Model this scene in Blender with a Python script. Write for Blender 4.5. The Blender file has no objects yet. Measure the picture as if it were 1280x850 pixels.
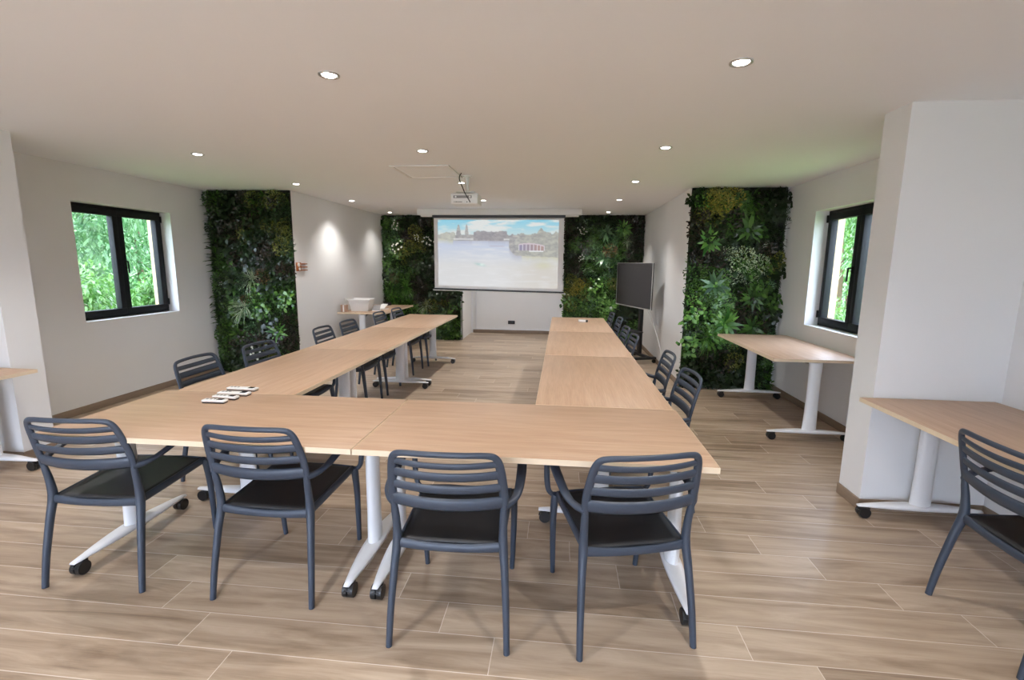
import bpy, bmesh, math, random
from mathutils import Vector, Matrix
random.seed(7)
sc = bpy.context.scene
COL = sc.collection
PI = math.pi

# ------------------------------------------------------------------ materials
def lin(c):
    return tuple(((x/255)/12.92 if x/255 <= 0.04045 else ((x/255+0.055)/1.055)**2.4) for x in c)

def new_mat(name, col, rough=0.5, metal=0.0, spec=0.5, noise=0.0, nscale=20.0, coat=0.0, bump=0.0, bscale=200.0, stretch=(1, 1, 1)):
    m = bpy.data.materials.new(name); m.use_nodes = True
    nt = m.node_tree; b = nt.nodes['Principled BSDF']
    b.inputs['Base Color'].default_value = (*col, 1)
    b.inputs['Roughness'].default_value = rough
    b.inputs['Metallic'].default_value = metal
    b.inputs['Specular IOR Level'].default_value = spec
    b.inputs['Coat Weight'].default_value = coat
    if noise > 0 or bump > 0:
        tc = nt.nodes.new('ShaderNodeTexCoord'); mp = nt.nodes.new('ShaderNodeMapping')
        mp.inputs['Scale'].default_value = stretch
        nt.links.new(tc.outputs['Object'], mp.inputs['Vector'])
    if noise > 0:
        n = nt.nodes.new('ShaderNodeTexNoise'); n.inputs['Scale'].default_value = nscale; n.inputs['Detail'].default_value = 5
        nt.links.new(mp.outputs[0], n.inputs['Vector'])
        mx = nt.nodes.new('ShaderNodeMix'); mx.data_type = 'RGBA'
        mx.inputs[6].default_value = (*[c*(1-noise) for c in col], 1)
        mx.inputs[7].default_value = (*[min(1, c*(1+noise)) for c in col], 1)
        nt.links.new(n.outputs['Fac'], mx.inputs[0]); nt.links.new(mx.outputs[2], b.inputs['Base Color'])
    if bump > 0:
        n2 = nt.nodes.new('ShaderNodeTexNoise'); n2.inputs['Scale'].default_value = bscale; n2.inputs['Detail'].default_value = 3
        nt.links.new(mp.outputs[0], n2.inputs['Vector'])
        bp = nt.nodes.new('ShaderNodeBump'); bp.inputs['Strength'].default_value = bump; bp.inputs['Distance'].default_value = 0.002
        nt.links.new(n2.outputs['Fac'], bp.inputs['Height']); nt.links.new(bp.outputs[0], b.inputs['Normal'])
    return m

M = {}
M['wall'] = new_mat('white_wall_paint', (0.76, 0.76, 0.76), 0.85, noise=0.015, nscale=3, bump=0.15, bscale=120)
M['ceiling'] = new_mat('white_ceiling_paint', (0.87, 0.885, 0.91), 0.9, noise=0.01, nscale=2)
M['skirting'] = new_mat('brown_wood_skirting', lin((140, 122, 105)), 0.5, noise=0.18, nscale=14, stretch=(1, 1, 6))
M['plastic'] = new_mat('anthracite_plastic', lin((54, 63, 77)), 0.42, noise=0.04, nscale=60, bump=0.12, bscale=500)
M['seat'] = new_mat('black_seat_plastic', lin((32, 33, 36)), 0.5, noise=0.05, nscale=60, bump=0.3, bscale=700)
M['white_metal'] = new_mat('white_coated_steel', (0.78, 0.79, 0.81), 0.35, noise=0.01, nscale=8)
M['black'] = new_mat('black_plastic', (0.012, 0.012, 0.013), 0.4, noise=0.05, nscale=40)
M['black_metal'] = new_mat('black_powder_metal', (0.014, 0.014, 0.016), 0.5, noise=0.05, nscale=40)
M['window_black'] = new_mat('black_aluminium', (0.008, 0.009, 0.011), 0.6, spec=0.25, noise=0.03, nscale=30)
M['white_plastic'] = new_mat('white_plastic', (0.78, 0.78, 0.76), 0.4, noise=0.01, nscale=20)
M['grey_plastic'] = new_mat('grey_plastic', (0.25, 0.24, 0.235), 0.5, noise=0.03, nscale=30)
M['silver'] = new_mat('silver_trim', (0.62, 0.62, 0.62), 0.3, metal=0.7, noise=0.02, nscale=30)
M['tv_glass'] = new_mat('dark_display_glass', (0.022, 0.020, 0.023), 0.25, noise=0.03, nscale=4)
M['timber'] = new_mat('outdoor_timber', lin((206, 178, 138)), 0.6, noise=0.12, nscale=10, stretch=(1, 1, 0.2))
M['rack_wood'] = new_mat('brown_rack_wood', lin((150, 88, 40)), 0.5, noise=0.2, nscale=25)
M['screen_cloth'] = new_mat('white_screen_cloth', (0.80, 0.80, 0.81), 0.9, noise=0.01, nscale=4)
M['paper'] = new_mat('white_paper', (0.8, 0.79, 0.77), 0.8, noise=0.02, nscale=10)
M['bark'] = new_mat('brown_bark', lin((96, 78, 60)), 0.9, noise=0.3, nscale=12)
M['lawn'] = new_mat('green_lawn', lin((96, 130, 66)), 0.9, noise=0.3, nscale=3)
M['felt'] = new_mat('dark_planting_felt', (0.012, 0.014, 0.010), 0.95, noise=0.3, nscale=20)
M['chrome'] = new_mat('brushed_trim_metal', (0.55, 0.54, 0.53), 0.35, metal=0.9, noise=0.02, nscale=20)
M['door_white'] = new_mat('white_door_lacquer', (0.76, 0.77, 0.80), 0.5, noise=0.01, nscale=3)

def wood_mat(name, base, dark, rough, axis='X', coat=0.0):
    m = bpy.data.materials.new(name); m.use_nodes = True
    nt = m.node_tree; b = nt.nodes['Principled BSDF']; N = nt.nodes.new; Lk = nt.links.new
    tc = N('ShaderNodeTexCoord'); mp = N('ShaderNodeMapping')
    mp.inputs['Scale'].default_value = {'X': (1.2, 14, 14), 'Y': (14, 1.2, 14)}[axis]
    Lk(tc.outputs['Object'], mp.inputs['Vector'])
    n = N('ShaderNodeTexNoise'); n.inputs['Scale'].default_value = 1.6; n.inputs['Detail'].default_value = 7; n.inputs['Roughness'].default_value = 0.6; n.inputs['Distortion'].default_value = 0.6
    Lk(mp.outputs[0], n.inputs['Vector'])
    mp2 = N('ShaderNodeMapping'); mp2.inputs['Scale'].default_value = {'X': (3, 90, 90), 'Y': (90, 3, 90)}[axis]
    Lk(tc.outputs['Object'], mp2.inputs['Vector'])
    n2 = N('ShaderNodeTexNoise'); n2.inputs['Scale'].default_value = 2; n2.inputs['Detail'].default_value = 3
    Lk(mp2.outputs[0], n2.inputs['Vector'])
    mx = N('ShaderNodeMix'); mx.data_type = 'RGBA'; mx.inputs[6].default_value = (*dark, 1); mx.inputs[7].default_value = (*base, 1)
    cr = N('ShaderNodeMapRange'); cr.inputs[1].default_value = 0.3; cr.inputs[2].default_value = 0.7
    Lk(n.outputs['Fac'], cr.inputs[0]); Lk(cr.outputs[0], mx.inputs[0])
    mx2 = N('ShaderNodeMix'); mx2.data_type = 'RGBA'; mx2.blend_type = 'MULTIPLY'; mx2.inputs[0].default_value = 0.22
    cr2 = N('ShaderNodeMapRange'); cr2.inputs[1].default_value = 0.35; cr2.inputs[2].default_value = 0.6; cr2.inputs[3].default_value = 0.55
    Lk(n2.outputs['Fac'], cr2.inputs[0])
    Lk(mx.outputs[2], mx2.inputs[6]); Lk(cr2.outputs[0], mx2.inputs[7]); Lk(mx2.outputs[2], b.inputs['Base Color'])
    b.inputs['Roughness'].default_value = rough; b.inputs['Coat Weight'].default_value = coat
    return m
M['oak_x'] = wood_mat('light_oak_laminate_long', lin((198, 168, 142)), lin((182, 149, 122)), 0.42, 'X')
M['oak_edge'] = new_mat('pale_oak_edge_band', lin((222, 202, 174)), 0.5, noise=0.06, nscale=20)

def floor_mat():
    m = bpy.data.materials.new('oak_plank_floor'); m.use_nodes = True
    nt = m.node_tree; b = nt.nodes['Principled BSDF']; N = nt.nodes.new; Lk = nt.links.new
    def math_(op, a, c=None, clamp=False):
        n = N('ShaderNodeMath'); n.operation = op; n.use_clamp = clamp
        for i, v in enumerate((a, c)):
            if v is None: continue
            if isinstance(v, (int, float)): n.inputs[i].default_value = v
            else: Lk(v, n.inputs[i])
        return n.outputs[0]
    tc = N('ShaderNodeTexCoord'); sp = N('ShaderNodeSeparateXYZ'); Lk(tc.outputs['Object'], sp.inputs[0])
    PW, PL = FLOOR_PW, FLOOR_PL
    v = math_('DIVIDE', math_('SUBTRACT', sp.outputs[1], FLOOR_OFF), PW)
    row = math_('FLOOR', v); vf = math_('FRACT', v)
    u = math_('DIVIDE', math_('ADD', math_('ADD', sp.outputs[0], 0.237), math_('MULTIPLY', row, 0.2345)), PL)
    colm = math_('FLOOR', u); uf = math_('FRACT', u)
    cid = N('ShaderNodeCombineXYZ'); Lk(row, cid.inputs[0]); Lk(colm, cid.inputs[1])
    wn2 = N('ShaderNodeTexWhiteNoise'); wn2.noise_dimensions = '2D'; Lk(cid.outputs[0], wn2.inputs['Vector'])
    rnd = wn2.outputs['Value']
    # grain coordinates shifted per plank
    cx = N('ShaderNodeCombineXYZ')
    Lk(math_('ADD', sp.outputs[0], math_('MULTIPLY', rnd, 37.0)), cx.inputs[0])
    Lk(math_('ADD', math_('MULTIPLY', sp.outputs[1], 7.5), math_('MULTIPLY', rnd, 19.0)), cx.inputs[1])
    g = N('ShaderNodeTexNoise'); g.inputs['Scale'].default_value = 1.5; g.inputs['Detail'].default_value = 9; g.inputs['Roughness'].default_value = 0.62; g.inputs['Distortion'].default_value = 1.1
    Lk(cx.outputs[0], g.inputs['Vector'])
    wv = N('ShaderNodeTexWave'); wv.wave_type = 'BANDS'; wv.bands_direction = 'Y'; wv.inputs['Scale'].default_value = 0.55; wv.inputs['Distortion'].default_value = 16; wv.inputs['Detail'].default_value = 4; wv.inputs['Detail Scale'].default_value = 0.45
    Lk(cx.outputs[0], wv.inputs['Vector'])
    f = N('ShaderNodeCombineXYZ')
    Lk(math_('MULTIPLY', cx_x(N, Lk, cx), 2.2), f.inputs[0]); Lk(math_('MULTIPLY', cx_y(N, Lk, cx), 14.0), f.inputs[1])
    fn = N('ShaderNodeTexNoise'); fn.inputs['Scale'].default_value = 2.0; fn.inputs['Detail'].default_value = 3; Lk(f.outputs[0], fn.inputs['Vector'])
    ramp = N('ShaderNodeValToRGB'); e = ramp.color_ramp.elements
    e[0].position = 0.30; e[0].color = (*lin((132, 112, 93)), 1)
    e[1].position = 0.72; e[1].color = (*lin((194, 176, 156)), 1)
    x = e.new(0.5); x.color = (*lin((169, 149, 128)), 1)
    mixv = math_('ADD', math_('MULTIPLY', g.outputs['Fac'], 0.80), math_('MULTIPLY', wv.outputs['Fac'], 0.07))
    mixv = math_('ADD', mixv, math_('MULTIPLY', fn.outputs['Fac'], 0.13))
    mixv = math_('ADD', mixv, math_('MULTIPLY', math_('SUBTRACT', rnd, 0.5), 0.17))
    Lk(mixv, ramp.inputs[0])
    # pale bevel lines between planks
    dv = math_('MINIMUM', vf, math_('SUBTRACT', 1.0, vf)); du = math_('MINIMUM', uf, math_('SUBTRACT', 1.0, uf))
    lv = math_('LESS_THAN', math_('MULTIPLY', dv, PW), 0.0016); lu = math_('LESS_THAN', math_('MULTIPLY', du, PL), 0.0016)
    line = math_('MAXIMUM', lv, lu)
    mx = N('ShaderNodeMix'); mx.data_type = 'RGBA'; Lk(math_('MULTIPLY', line, 0.75), mx.inputs[0]); Lk(ramp.outputs[0], mx.inputs[6]); mx.inputs[7].default_value = (*lin((226, 216, 205)), 1)
    Lk(mx.outputs[2], b.inputs['Base Color'])
    rr = N('ShaderNodeMapRange'); rr.inputs[3].default_value = 0.32; rr.inputs[4].default_value = 0.46; Lk(g.outputs['Fac'], rr.inputs[0]); Lk(rr.outputs[0], b.inputs['Roughness'])
    bp = N('ShaderNodeBump'); bp.inputs['Strength'].default_value = 0.12; bp.inputs['Distance'].default_value = 0.002; Lk(fn.outputs['Fac'], bp.inputs['Height']); Lk(bp.outputs[0], b.inputs['Normal'])
    return m
def _sep(N, Lk, c):
    s = N('ShaderNodeSeparateXYZ'); Lk(c.outputs[0], s.inputs[0]); return s
def cx_x(N, Lk, c): return _sep(N, Lk, c).outputs[0]
def cx_y(N, Lk, c): return _sep(N, Lk, c).outputs[1]
FLOOR_PW, FLOOR_PL, FLOOR_OFF = 0.1833, 1.255, 1.55
M['floor'] = floor_mat()

def leaf_mat(name, c1, c2, rough=0.33, trans=0.2):
    m = bpy.data.materials.new(name); m.use_nodes = True
    nt = m.node_tree; N = nt.nodes.new; Lk = nt.links.new
    b = nt.nodes['Principled BSDF']; out = nt.nodes['Material Output']
    geo = N('ShaderNodeNewGeometry')
    mx = N('ShaderNodeMix'); mx.data_type = 'RGBA'; mx.inputs[6].default_value = (*c1, 1); mx.inputs[7].default_value = (*c2, 1)
    Lk(geo.outputs['Random Per Island'], mx.inputs[0]); Lk(mx.outputs[2], b.inputs['Base Color'])
    b.inputs['Roughness'].default_value = rough; b.inputs['Specular IOR Level'].default_value = 0.55
    t = N('ShaderNodeBsdfTranslucent'); Lk(mx.outputs[2], t.inputs['Color'])
    ms = N('ShaderNodeMixShader'); ms.inputs[0].default_value = trans
    Lk(b.outputs[0], ms.inputs[1]); Lk(t.outputs[0], ms.inputs[2]); Lk(ms.outputs[0], out.inputs['Surface'])
    return m
L_DARK = leaf_mat('dark_green_leaf', lin((22, 38, 18)), lin((44, 66, 30)))
L_MID = leaf_mat('mid_green_leaf', lin((30, 58, 24)), lin((92, 134, 56)))
L_BRIGHT = leaf_mat('bright_green_leaf', lin((48, 100, 34)), lin((124, 172, 78)))
L_BLUE = leaf_mat('blue_green_leaf', lin((30, 66, 40)), lin((112, 152, 104)))
L_OLIVE = leaf_mat('olive_yellow_leaf', lin((62, 76, 28)), lin((142, 144, 68)))
L_YELL = leaf_mat('ochre_yellow_leaf', lin((104, 104, 34)), lin((178, 164, 70)))
L_CARPET = leaf_mat('carpet_green_leaf', lin((18, 34, 14)), lin((62, 96, 40)))
L_RUST = leaf_mat('rust_brown_leaf', lin((56, 44, 28)), lin((128, 92, 56)))
L_WHITE = leaf_mat('white_petal', lin((196, 200, 180)), lin((230, 232, 220)))
L_VARI = leaf_mat('pale_striped_leaf', lin((110, 140, 90)), lin((206, 214, 184)))
L_OUT = leaf_mat('outdoor_bright_leaf', lin((66, 112, 46)), lin((104, 142, 70)), trans=0.4)
L_OUT2 = leaf_mat('outdoor_cool_leaf', lin((60, 106, 60)), lin((102, 138, 90)), trans=0.4)
L_PURP = leaf_mat('purple_brown_leaf', lin((26, 28, 20)), lin((70, 58, 46)))

def glass_mat():
    m = bpy.data.materials.new('clear_window_glass'); m.use_nodes = True
    nt = m.node_tree; nt.nodes.clear(); N = nt.nodes.new; Lk = nt.links.new
    o = N('ShaderNodeOutputMaterial'); t = N('ShaderNodeBsdfTransparent'); t.inputs[0].default_value = (0.93, 0.95, 0.955, 1)
    g = N('ShaderNodeBsdfGlossy'); g.inputs['Roughness'].default_value = 0.02
    
    ms = N('ShaderNodeMixShader'); ms.inputs[0].default_value = 0.05; Lk(t.outputs[0], ms.inputs[1]); Lk(g.outputs[0], ms.inputs[2]); Lk(ms.outputs[0], o.inputs[0])
    return m
M['glass'] = glass_mat()
def emit_mat(name, col, s):
    m = bpy.data.materials.new(name); m.use_nodes = True
    b = m.node_tree.nodes['Principled BSDF']; b.inputs['Base Color'].default_value = (*col, 1)
    b.inputs['Emission Color'].default_value = (*col, 1); b.inputs['Emission Strength'].default_value = s
    return m
M['lamp'] = emit_mat('lit_lamp_lens', (1.0, 0.95, 0.88), 25.0)

# ------------------------------------------------------------------ mesh helpers
class MB:
    def __init__(s): s.v = []; s.f = []; s.sm = []
    def add(s, vs, fs, smooth=False):
        o = len(s.v); s.v += [tuple(p) for p in vs]; s.f += [tuple(i+o for i in f) for f in fs]; s.sm += [smooth]*len(fs)
    def box(s, a, b, R=None):
        x0, y0, z0 = a; x1, y1, z1 = b
        vs = [Vector(p) for p in ((x0,y0,z0),(x1,y0,z0),(x1,y1,z0),(x0,y1,z0),(x0,y0,z1),(x1,y0,z1),(x1,y1,z1),(x0,y1,z1))]
        if R is not None: vs = [R @ p for p in vs]
        s.add(vs, [(3,2,1,0),(4,5,6,7),(0,1,5,4),(1,2,6,5),(2,3,7,6),(3,0,4,7)])
    def rbox(s, a, b, r, seg=3, R=None):
        """box bevelled on every edge"""
        bm = bmesh.new(); c = [(a[i]+b[i])/2 for i in range(3)]; d = [abs(b[i]-a[i]) for i in range(3)]
        bmesh.ops.create_cube(bm, size=1)
        for v in bm.verts: v.co = Vector((c[0]+v.co.x*d[0], c[1]+v.co.y*d[1], c[2]+v.co.z*d[2]))
        bmesh.ops.bevel(bm, geom=bm.edges[:], offset=min(r, min(d)*0.49), segments=seg, affect='EDGES', profile=0.5)
        if R is not None: bm.transform(R)
        bm.verts.index_update(); s.add([v.co for v in bm.verts], [[v.index for v in f.verts] for f in bm.faces], seg > 1); bm.free()
    def cyl(s, p0, p1, r0, r1=None, n=20, caps=True, smooth=True):
        r1 = r0 if r1 is None else r1
        p0, p1 = Vector(p0), Vector(p1); d = (p1-p0).normalized()
        a = d.orthogonal().normalized(); b = d.cross(a); vs = []
        for p, r in ((p0, r0), (p1, r1)):
            for i in range(n):
                t = 2*PI*i/n; vs.append(p+a*math.cos(t)*r+b*math.sin(t)*r)
        s.add(vs, [(i, (i+1) % n, n+(i+1) % n, n+i) for i in range(n)], smooth)
        if caps: s.add(vs, [tuple(range(n))[::-1], tuple(range(n, 2*n))])
    def sweep(s, pts, ra, rb, up=(0, 0, 1), n=12, sub=5, caps=True):
        """elliptical tube along a smoothed path; ra = radius sideways (path x up), rb = radius along up"""
        P, A, B = smooth_path(pts, ra, rb, sub); m = len(P); vs = []; upv = Vector(up)
        for i in range(m):
            t = (P[min(i+1, m-1)]-P[max(i-1, 0)]).normalized()
            side = t.cross(upv)
            if side.length < 1e-4: side = t.orthogonal()
            side.normalize(); u = side.cross(t).normalized()
            for k in range(n):
                a = 2*PI*k/n; vs.append(P[i]+side*math.cos(a)*A[i]+u*math.sin(a)*B[i])
        fs = [(i*n+k, i*n+(k+1) % n, (i+1)*n+(k+1) % n, (i+1)*n+k) for i in range(m-1) for k in range(n)]
        s.add(vs, fs, True)
        if caps: s.add(vs, [tuple(range(n))[::-1], tuple(range((m-1)*n, m*n))])
    def build(s, name, mat, parent=None, loc=None):
        me = bpy.data.meshes.new(name); me.from_pydata(s.v, [], s.f)
        mats = mat if isinstance(mat, (list, tuple)) else [mat]
        for x in mats: me.materials.append(x)
        me.polygons.foreach_set('use_smooth', s.sm); me.update()
        o = bpy.data.objects.new(name, me); COL.objects.link(o)
        if parent is not None: o.parent = parent
        if loc is not None: o.location = loc
        return o

def smooth_path(pts, ra, rb, sub):
    P = [Vector(p) for p in pts]; n = len(P)
    ra = ra if isinstance(ra, (list, tuple)) else [ra]*n; rb = rb if isinstance(rb, (list, tuple)) else [rb]*n
    if n == 2: return P, ra, rb
    Q, A, B = [], [], []
    for i in range(n-1):
        p0, p1, p2, p3 = P[max(i-1, 0)], P[i], P[i+1], P[min(i+2, n-1)]
        for k in range(sub):
            t = k/sub; t2 = t*t; t3 = t2*t
            Q.append(0.5*((2*p1)+(p2-p0)*t+(2*p0-5*p1+4*p2-p3)*t2+(3*p1-p0-3*p2+p3)*t3))
            A.append(ra[i]*(1-t)+ra[i+1]*t); B.append(rb[i]*(1-t)+rb[i+1]*t)
    Q.append(P[-1]); A.append(ra[-1]); B.append(rb[-1])
    return Q, A, B

def thing(name, label, cat, loc=(0, 0, 0), rz=0.0, group=None):
    o = bpy.data.objects.new(name, None); COL.objects.link(o); o.empty_display_size = 0.1
    o.location = loc; o.rotation_euler = (0, 0, rz); o['label'] = label; o['category'] = cat
    if group: o['group'] = group
    return o
def tag(o, label, cat, group=None):
    o['label'] = label; o['category'] = cat
    if group: o['group'] = group
    return o
def struct(o, label=None):
    o['kind'] = 'structure'
    if label: o['label'] = label
    return o
KIDS = {}
def dup(root, loc, rz, label, group=None):
    r = root.copy(); COL.objects.link(r); r.location = loc; r.rotation_euler = (0, 0, rz); r['label'] = label
    if group: r['group'] = group
    for ch in [c for c in bpy.data.objects if c.parent == root]:
        c = ch.copy(); COL.objects.link(c); c.parent = r
        for g in [x for x in bpy.data.objects if x.parent == ch]:
            d = g.copy(); COL.objects.link(d); d.parent = c
    return r

# ------------------------------------------------------------------ room dimensions
ZC = 2.436
XL, XR = -4.73, 2.64            # window walls
XBL, XBR = -3.54, 1.515         # side walls of the far bay
YJ, YB = 6.10, 9.33             # jog walls, far wall
YP0, YP1 = 3.05, 3.28           # wall stubs beside the room's middle
XPL, XPR = -4.03, 1.92
YR = -2.9                       # glazed wall behind the viewer
RX0, RX1, RY = -1.965, 0.03, 10.40
T = 0.27

def wall_box(name, a, b, mat=None, label=None):
    m = MB(); m.box(a, b); return struct(m.build(name, mat or M['wall']), label)

# floor and ceiling
m = MB(); m.box((-5.15, -3.3, -0.10), (3.05, 11.0, 0.0)); struct(m.build('floor', M['floor']), 'light oak plank floor')
m = MB(); m.box((-5.15, -3.3, ZC), (3.05, 11.0, ZC+0.12)); struct(m.build('ceiling', M['ceiling']), 'plain white ceiling')

def wall_with_hole(name, x0, x1, y0, y1, hy0, hy1, hz0, hz1, label):
    m = MB()
    m.box((x0, y0, 0), (x1, hy0, ZC)); m.box((x0, hy1, 0), (x1, y1, ZC))
    if hz0 > 0: m.box((x0, hy0, 0), (x1, hy1, hz0))
    m.box((x0, hy0, hz1), (x1, hy1, ZC))
    return struct(m.build(name, M['wall']), label)
WY0, WY1, WZ0, WZ1 = 4.29, 5.48, 0.893, 2.088
wall_with_hole('wall_left', XL-T, XL, YP1, YJ, WY0, WY1, WZ0, WZ1, 'white wall with the two-sash window on the left')
wall_with_hole('wall_right', XR, XR+T, YP1, YJ, WY0, WY1-0.015, WZ0, WZ1+0.01, 'white wall with the window on the right')
wall_box('wall_left_front', (XL-T, YR, 0), (XL, YP0, ZC))
def glazed(name, a, b, z1, axis, c, n, label):
    d = bpy.data.objects.new(name, None); COL.objects.link(d); struct(d, label)
    def bx(m, u0, u1, w0, w1, z0_, z1_):
        if axis == 'x': m.box((u0, c+w0, z0_), (u1, c+w1, z1_))
        else: m.box((c+w0, u0, z0_), (c+w1, u1, z1_))
    m = MB(); w = (b-a)/n
    for i in range(n):
        p, q = a+i*w, a+(i+1)*w
        for k in ((p, p+0.05), (q-0.05, q)): bx(m, k[0], k[1], -0.03, 0.03, 0, z1)
        bx(m, p+0.05, q-0.05, -0.03, 0.03, 0, 0.06); bx(m, p+0.05, q-0.05, -0.03, 0.03, z1-0.06, z1)
    m.build('door_frame', M['window_black'], d)
    for i in range(n):
        p, q = a+i*w, a+(i+1)*w
        m = MB(); bx(m, p+0.05, q-0.05, -0.003, 0.003, 0.06, z1-0.06); m.build('door_pane', M['glass'], d)
wall_box('wall_right_front', (XR, YR, 0), (XR+T, YP0, ZC))
wall_box('wall_left_pier', (XL-T, YP0, 0), (XPL, YP1, ZC))
wall_box('wall_right_pier', (XPR, YP0, 0), (XR+T, YP1, ZC))
wall_box('wall_left_back', (XL-T, YJ, 0), (XBL, YB+0.25, ZC))
wall_box('wall_right_back', (XBR, YJ, 0), (XR+T, YB+0.25, ZC))
wall_box('wall_back_left', (XBL, YB, 0), (RX0, RY+0.25, ZC))
wall_box('wall_back_right', (RX1, YB, 0), (XBR, RY+0.25, ZC))
wall_box('wall_back', (RX0, RY, 0), (RX1, RY+0.25, ZC))
# wall behind the viewer with a wide glazed door
GX0, GX1, GZ1 = -3.6, 0.4, 2.3
m = MB(); m.box((XL-T, YR-0.3, 0), (GX0, YR, ZC)); m.box((GX1, YR-0.3, 0), (XR+T, YR, ZC)); m.box((GX0, YR-0.3, GZ1), (GX1, YR, ZC))
struct(m.build('wall_front', M['wall']))
glazed('door_1', GX0, GX1, GZ1, 'x', YR-0.17, 4, 'wide glazed sliding door')

# baseboards
def base(name, a, b, n):
    """skirting from a to b on the wall; n = direction it stands out"""
    x0, x1 = sorted((a[0], b[0])); y0, y1 = sorted((a[1], b[1])); t = 0.012
    if n[0]: x0, x1 = (x0, x0+t) if n[0] > 0 else (x0-t, x0)
    else: y0, y1 = (y0, y0+t) if n[1] > 0 else (y0-t, y0)
    m = MB(); m.rbox((x0, y0, 0), (x1, y1, 0.072), 0.003, 2); return struct(m.build(name, M['skirting']))
base('baseboard_left', (XL, YP1), (XL, YJ), (1, 0)); base('baseboard_right', (XR, YP1), (XR, YJ), (-1, 0))
base('baseboard_left_front', (XL, YR), (XL, YP0), (1, 0)); base('baseboard_right_front', (XR, YR), (XR, YP0), (-1, 0))
base('baseboard_left_pier', (XPL, YP0-0.012), (XPL, YP1), (1, 0)); base('baseboard_right_pier', (XPR, YP0-0.012), (XPR, YP1), (-1, 0))
base('baseboard_left_pier_face', (XL+0.012, YP0), (XPL, YP0), (0, -1)); base('baseboard_right_pier_face', (XPR, YP0), (XR-0.012, YP0), (0, -1))
base('baseboard_left_back', (XBL, YJ+0.012), (XBL, YB), (1, 0)); base('baseboard_right_back', (XBR, YJ-0.012), (XBR, YB), (-1, 0))
base('baseboard_back', (RX0, RY), (RX1, RY), (0, -1))

# far recess: white sliding panel frame and corner post
m = MB(); m.box((RX0, RY-0.03, 0.0), (RX0+0.035, RY, 2.3)); m.box((RX0+0.035, RY-0.02, 0.078), (RX1, RY, 0.10))
m.box((RX0+0.10, RY-0.02, 0.10), (RX0+0.112, RY, 2.3)); struct(m.build('trim_1', M['door_white']), 'white frame of the wall panel in the far recess')
m = MB(); m.box((RX0-0.004, YB-0.012, 0.0), (RX0+0.012, YB+0.06, ZC)); struct(m.build('trim_2', M['grey_plastic']), 'dark corner strip of the far recess')
t = thing('wall_socket', 'black double power socket low on the white wall under the projection screen', 'socket', (-1.075, RY, 0.245))
m = MB(); m.rbox((-0.075, -0.012, -0.038), (0.075, 0, 0.038), 0.004, 2); m.build('cover_plate', M['black'], t)
for sx in (-0.036, 0.036):
    m = MB(); m.cyl((sx, -0.0125, 0), (sx, -0.006, 0), 0.026, n=20); m.build('outlet', M['black_metal'], t)

# ceiling hatch
t = thing('ceiling_hatch', 'flat square white access hatch in the ceiling before the projector', 'hatch', (-1.375, 4.93, ZC))
m = MB(); hx, hy = 0.29, 0.32
for a, b in (((-hx, -hy), (hx, -hy+0.03)), ((-hx, hy-0.03), (hx, hy)), ((-hx, -hy+0.03), (-hx+0.03, hy-0.03)), ((hx-0.03, -hy+0.03), (hx, hy-0.03))):
    m.rbox((a[0], a[1], -0.012), (b[0], b[1], 0), 0.004, 2)
m.build('frame', M['white_plastic'], t)
m = MB(); m.rbox((-hx+0.0305, -hy+0.0305, -0.006), (hx-0.0305, hy-0.0305, 0), 0.001, 1); m.build('panel', M['ceiling'], t)

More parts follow.
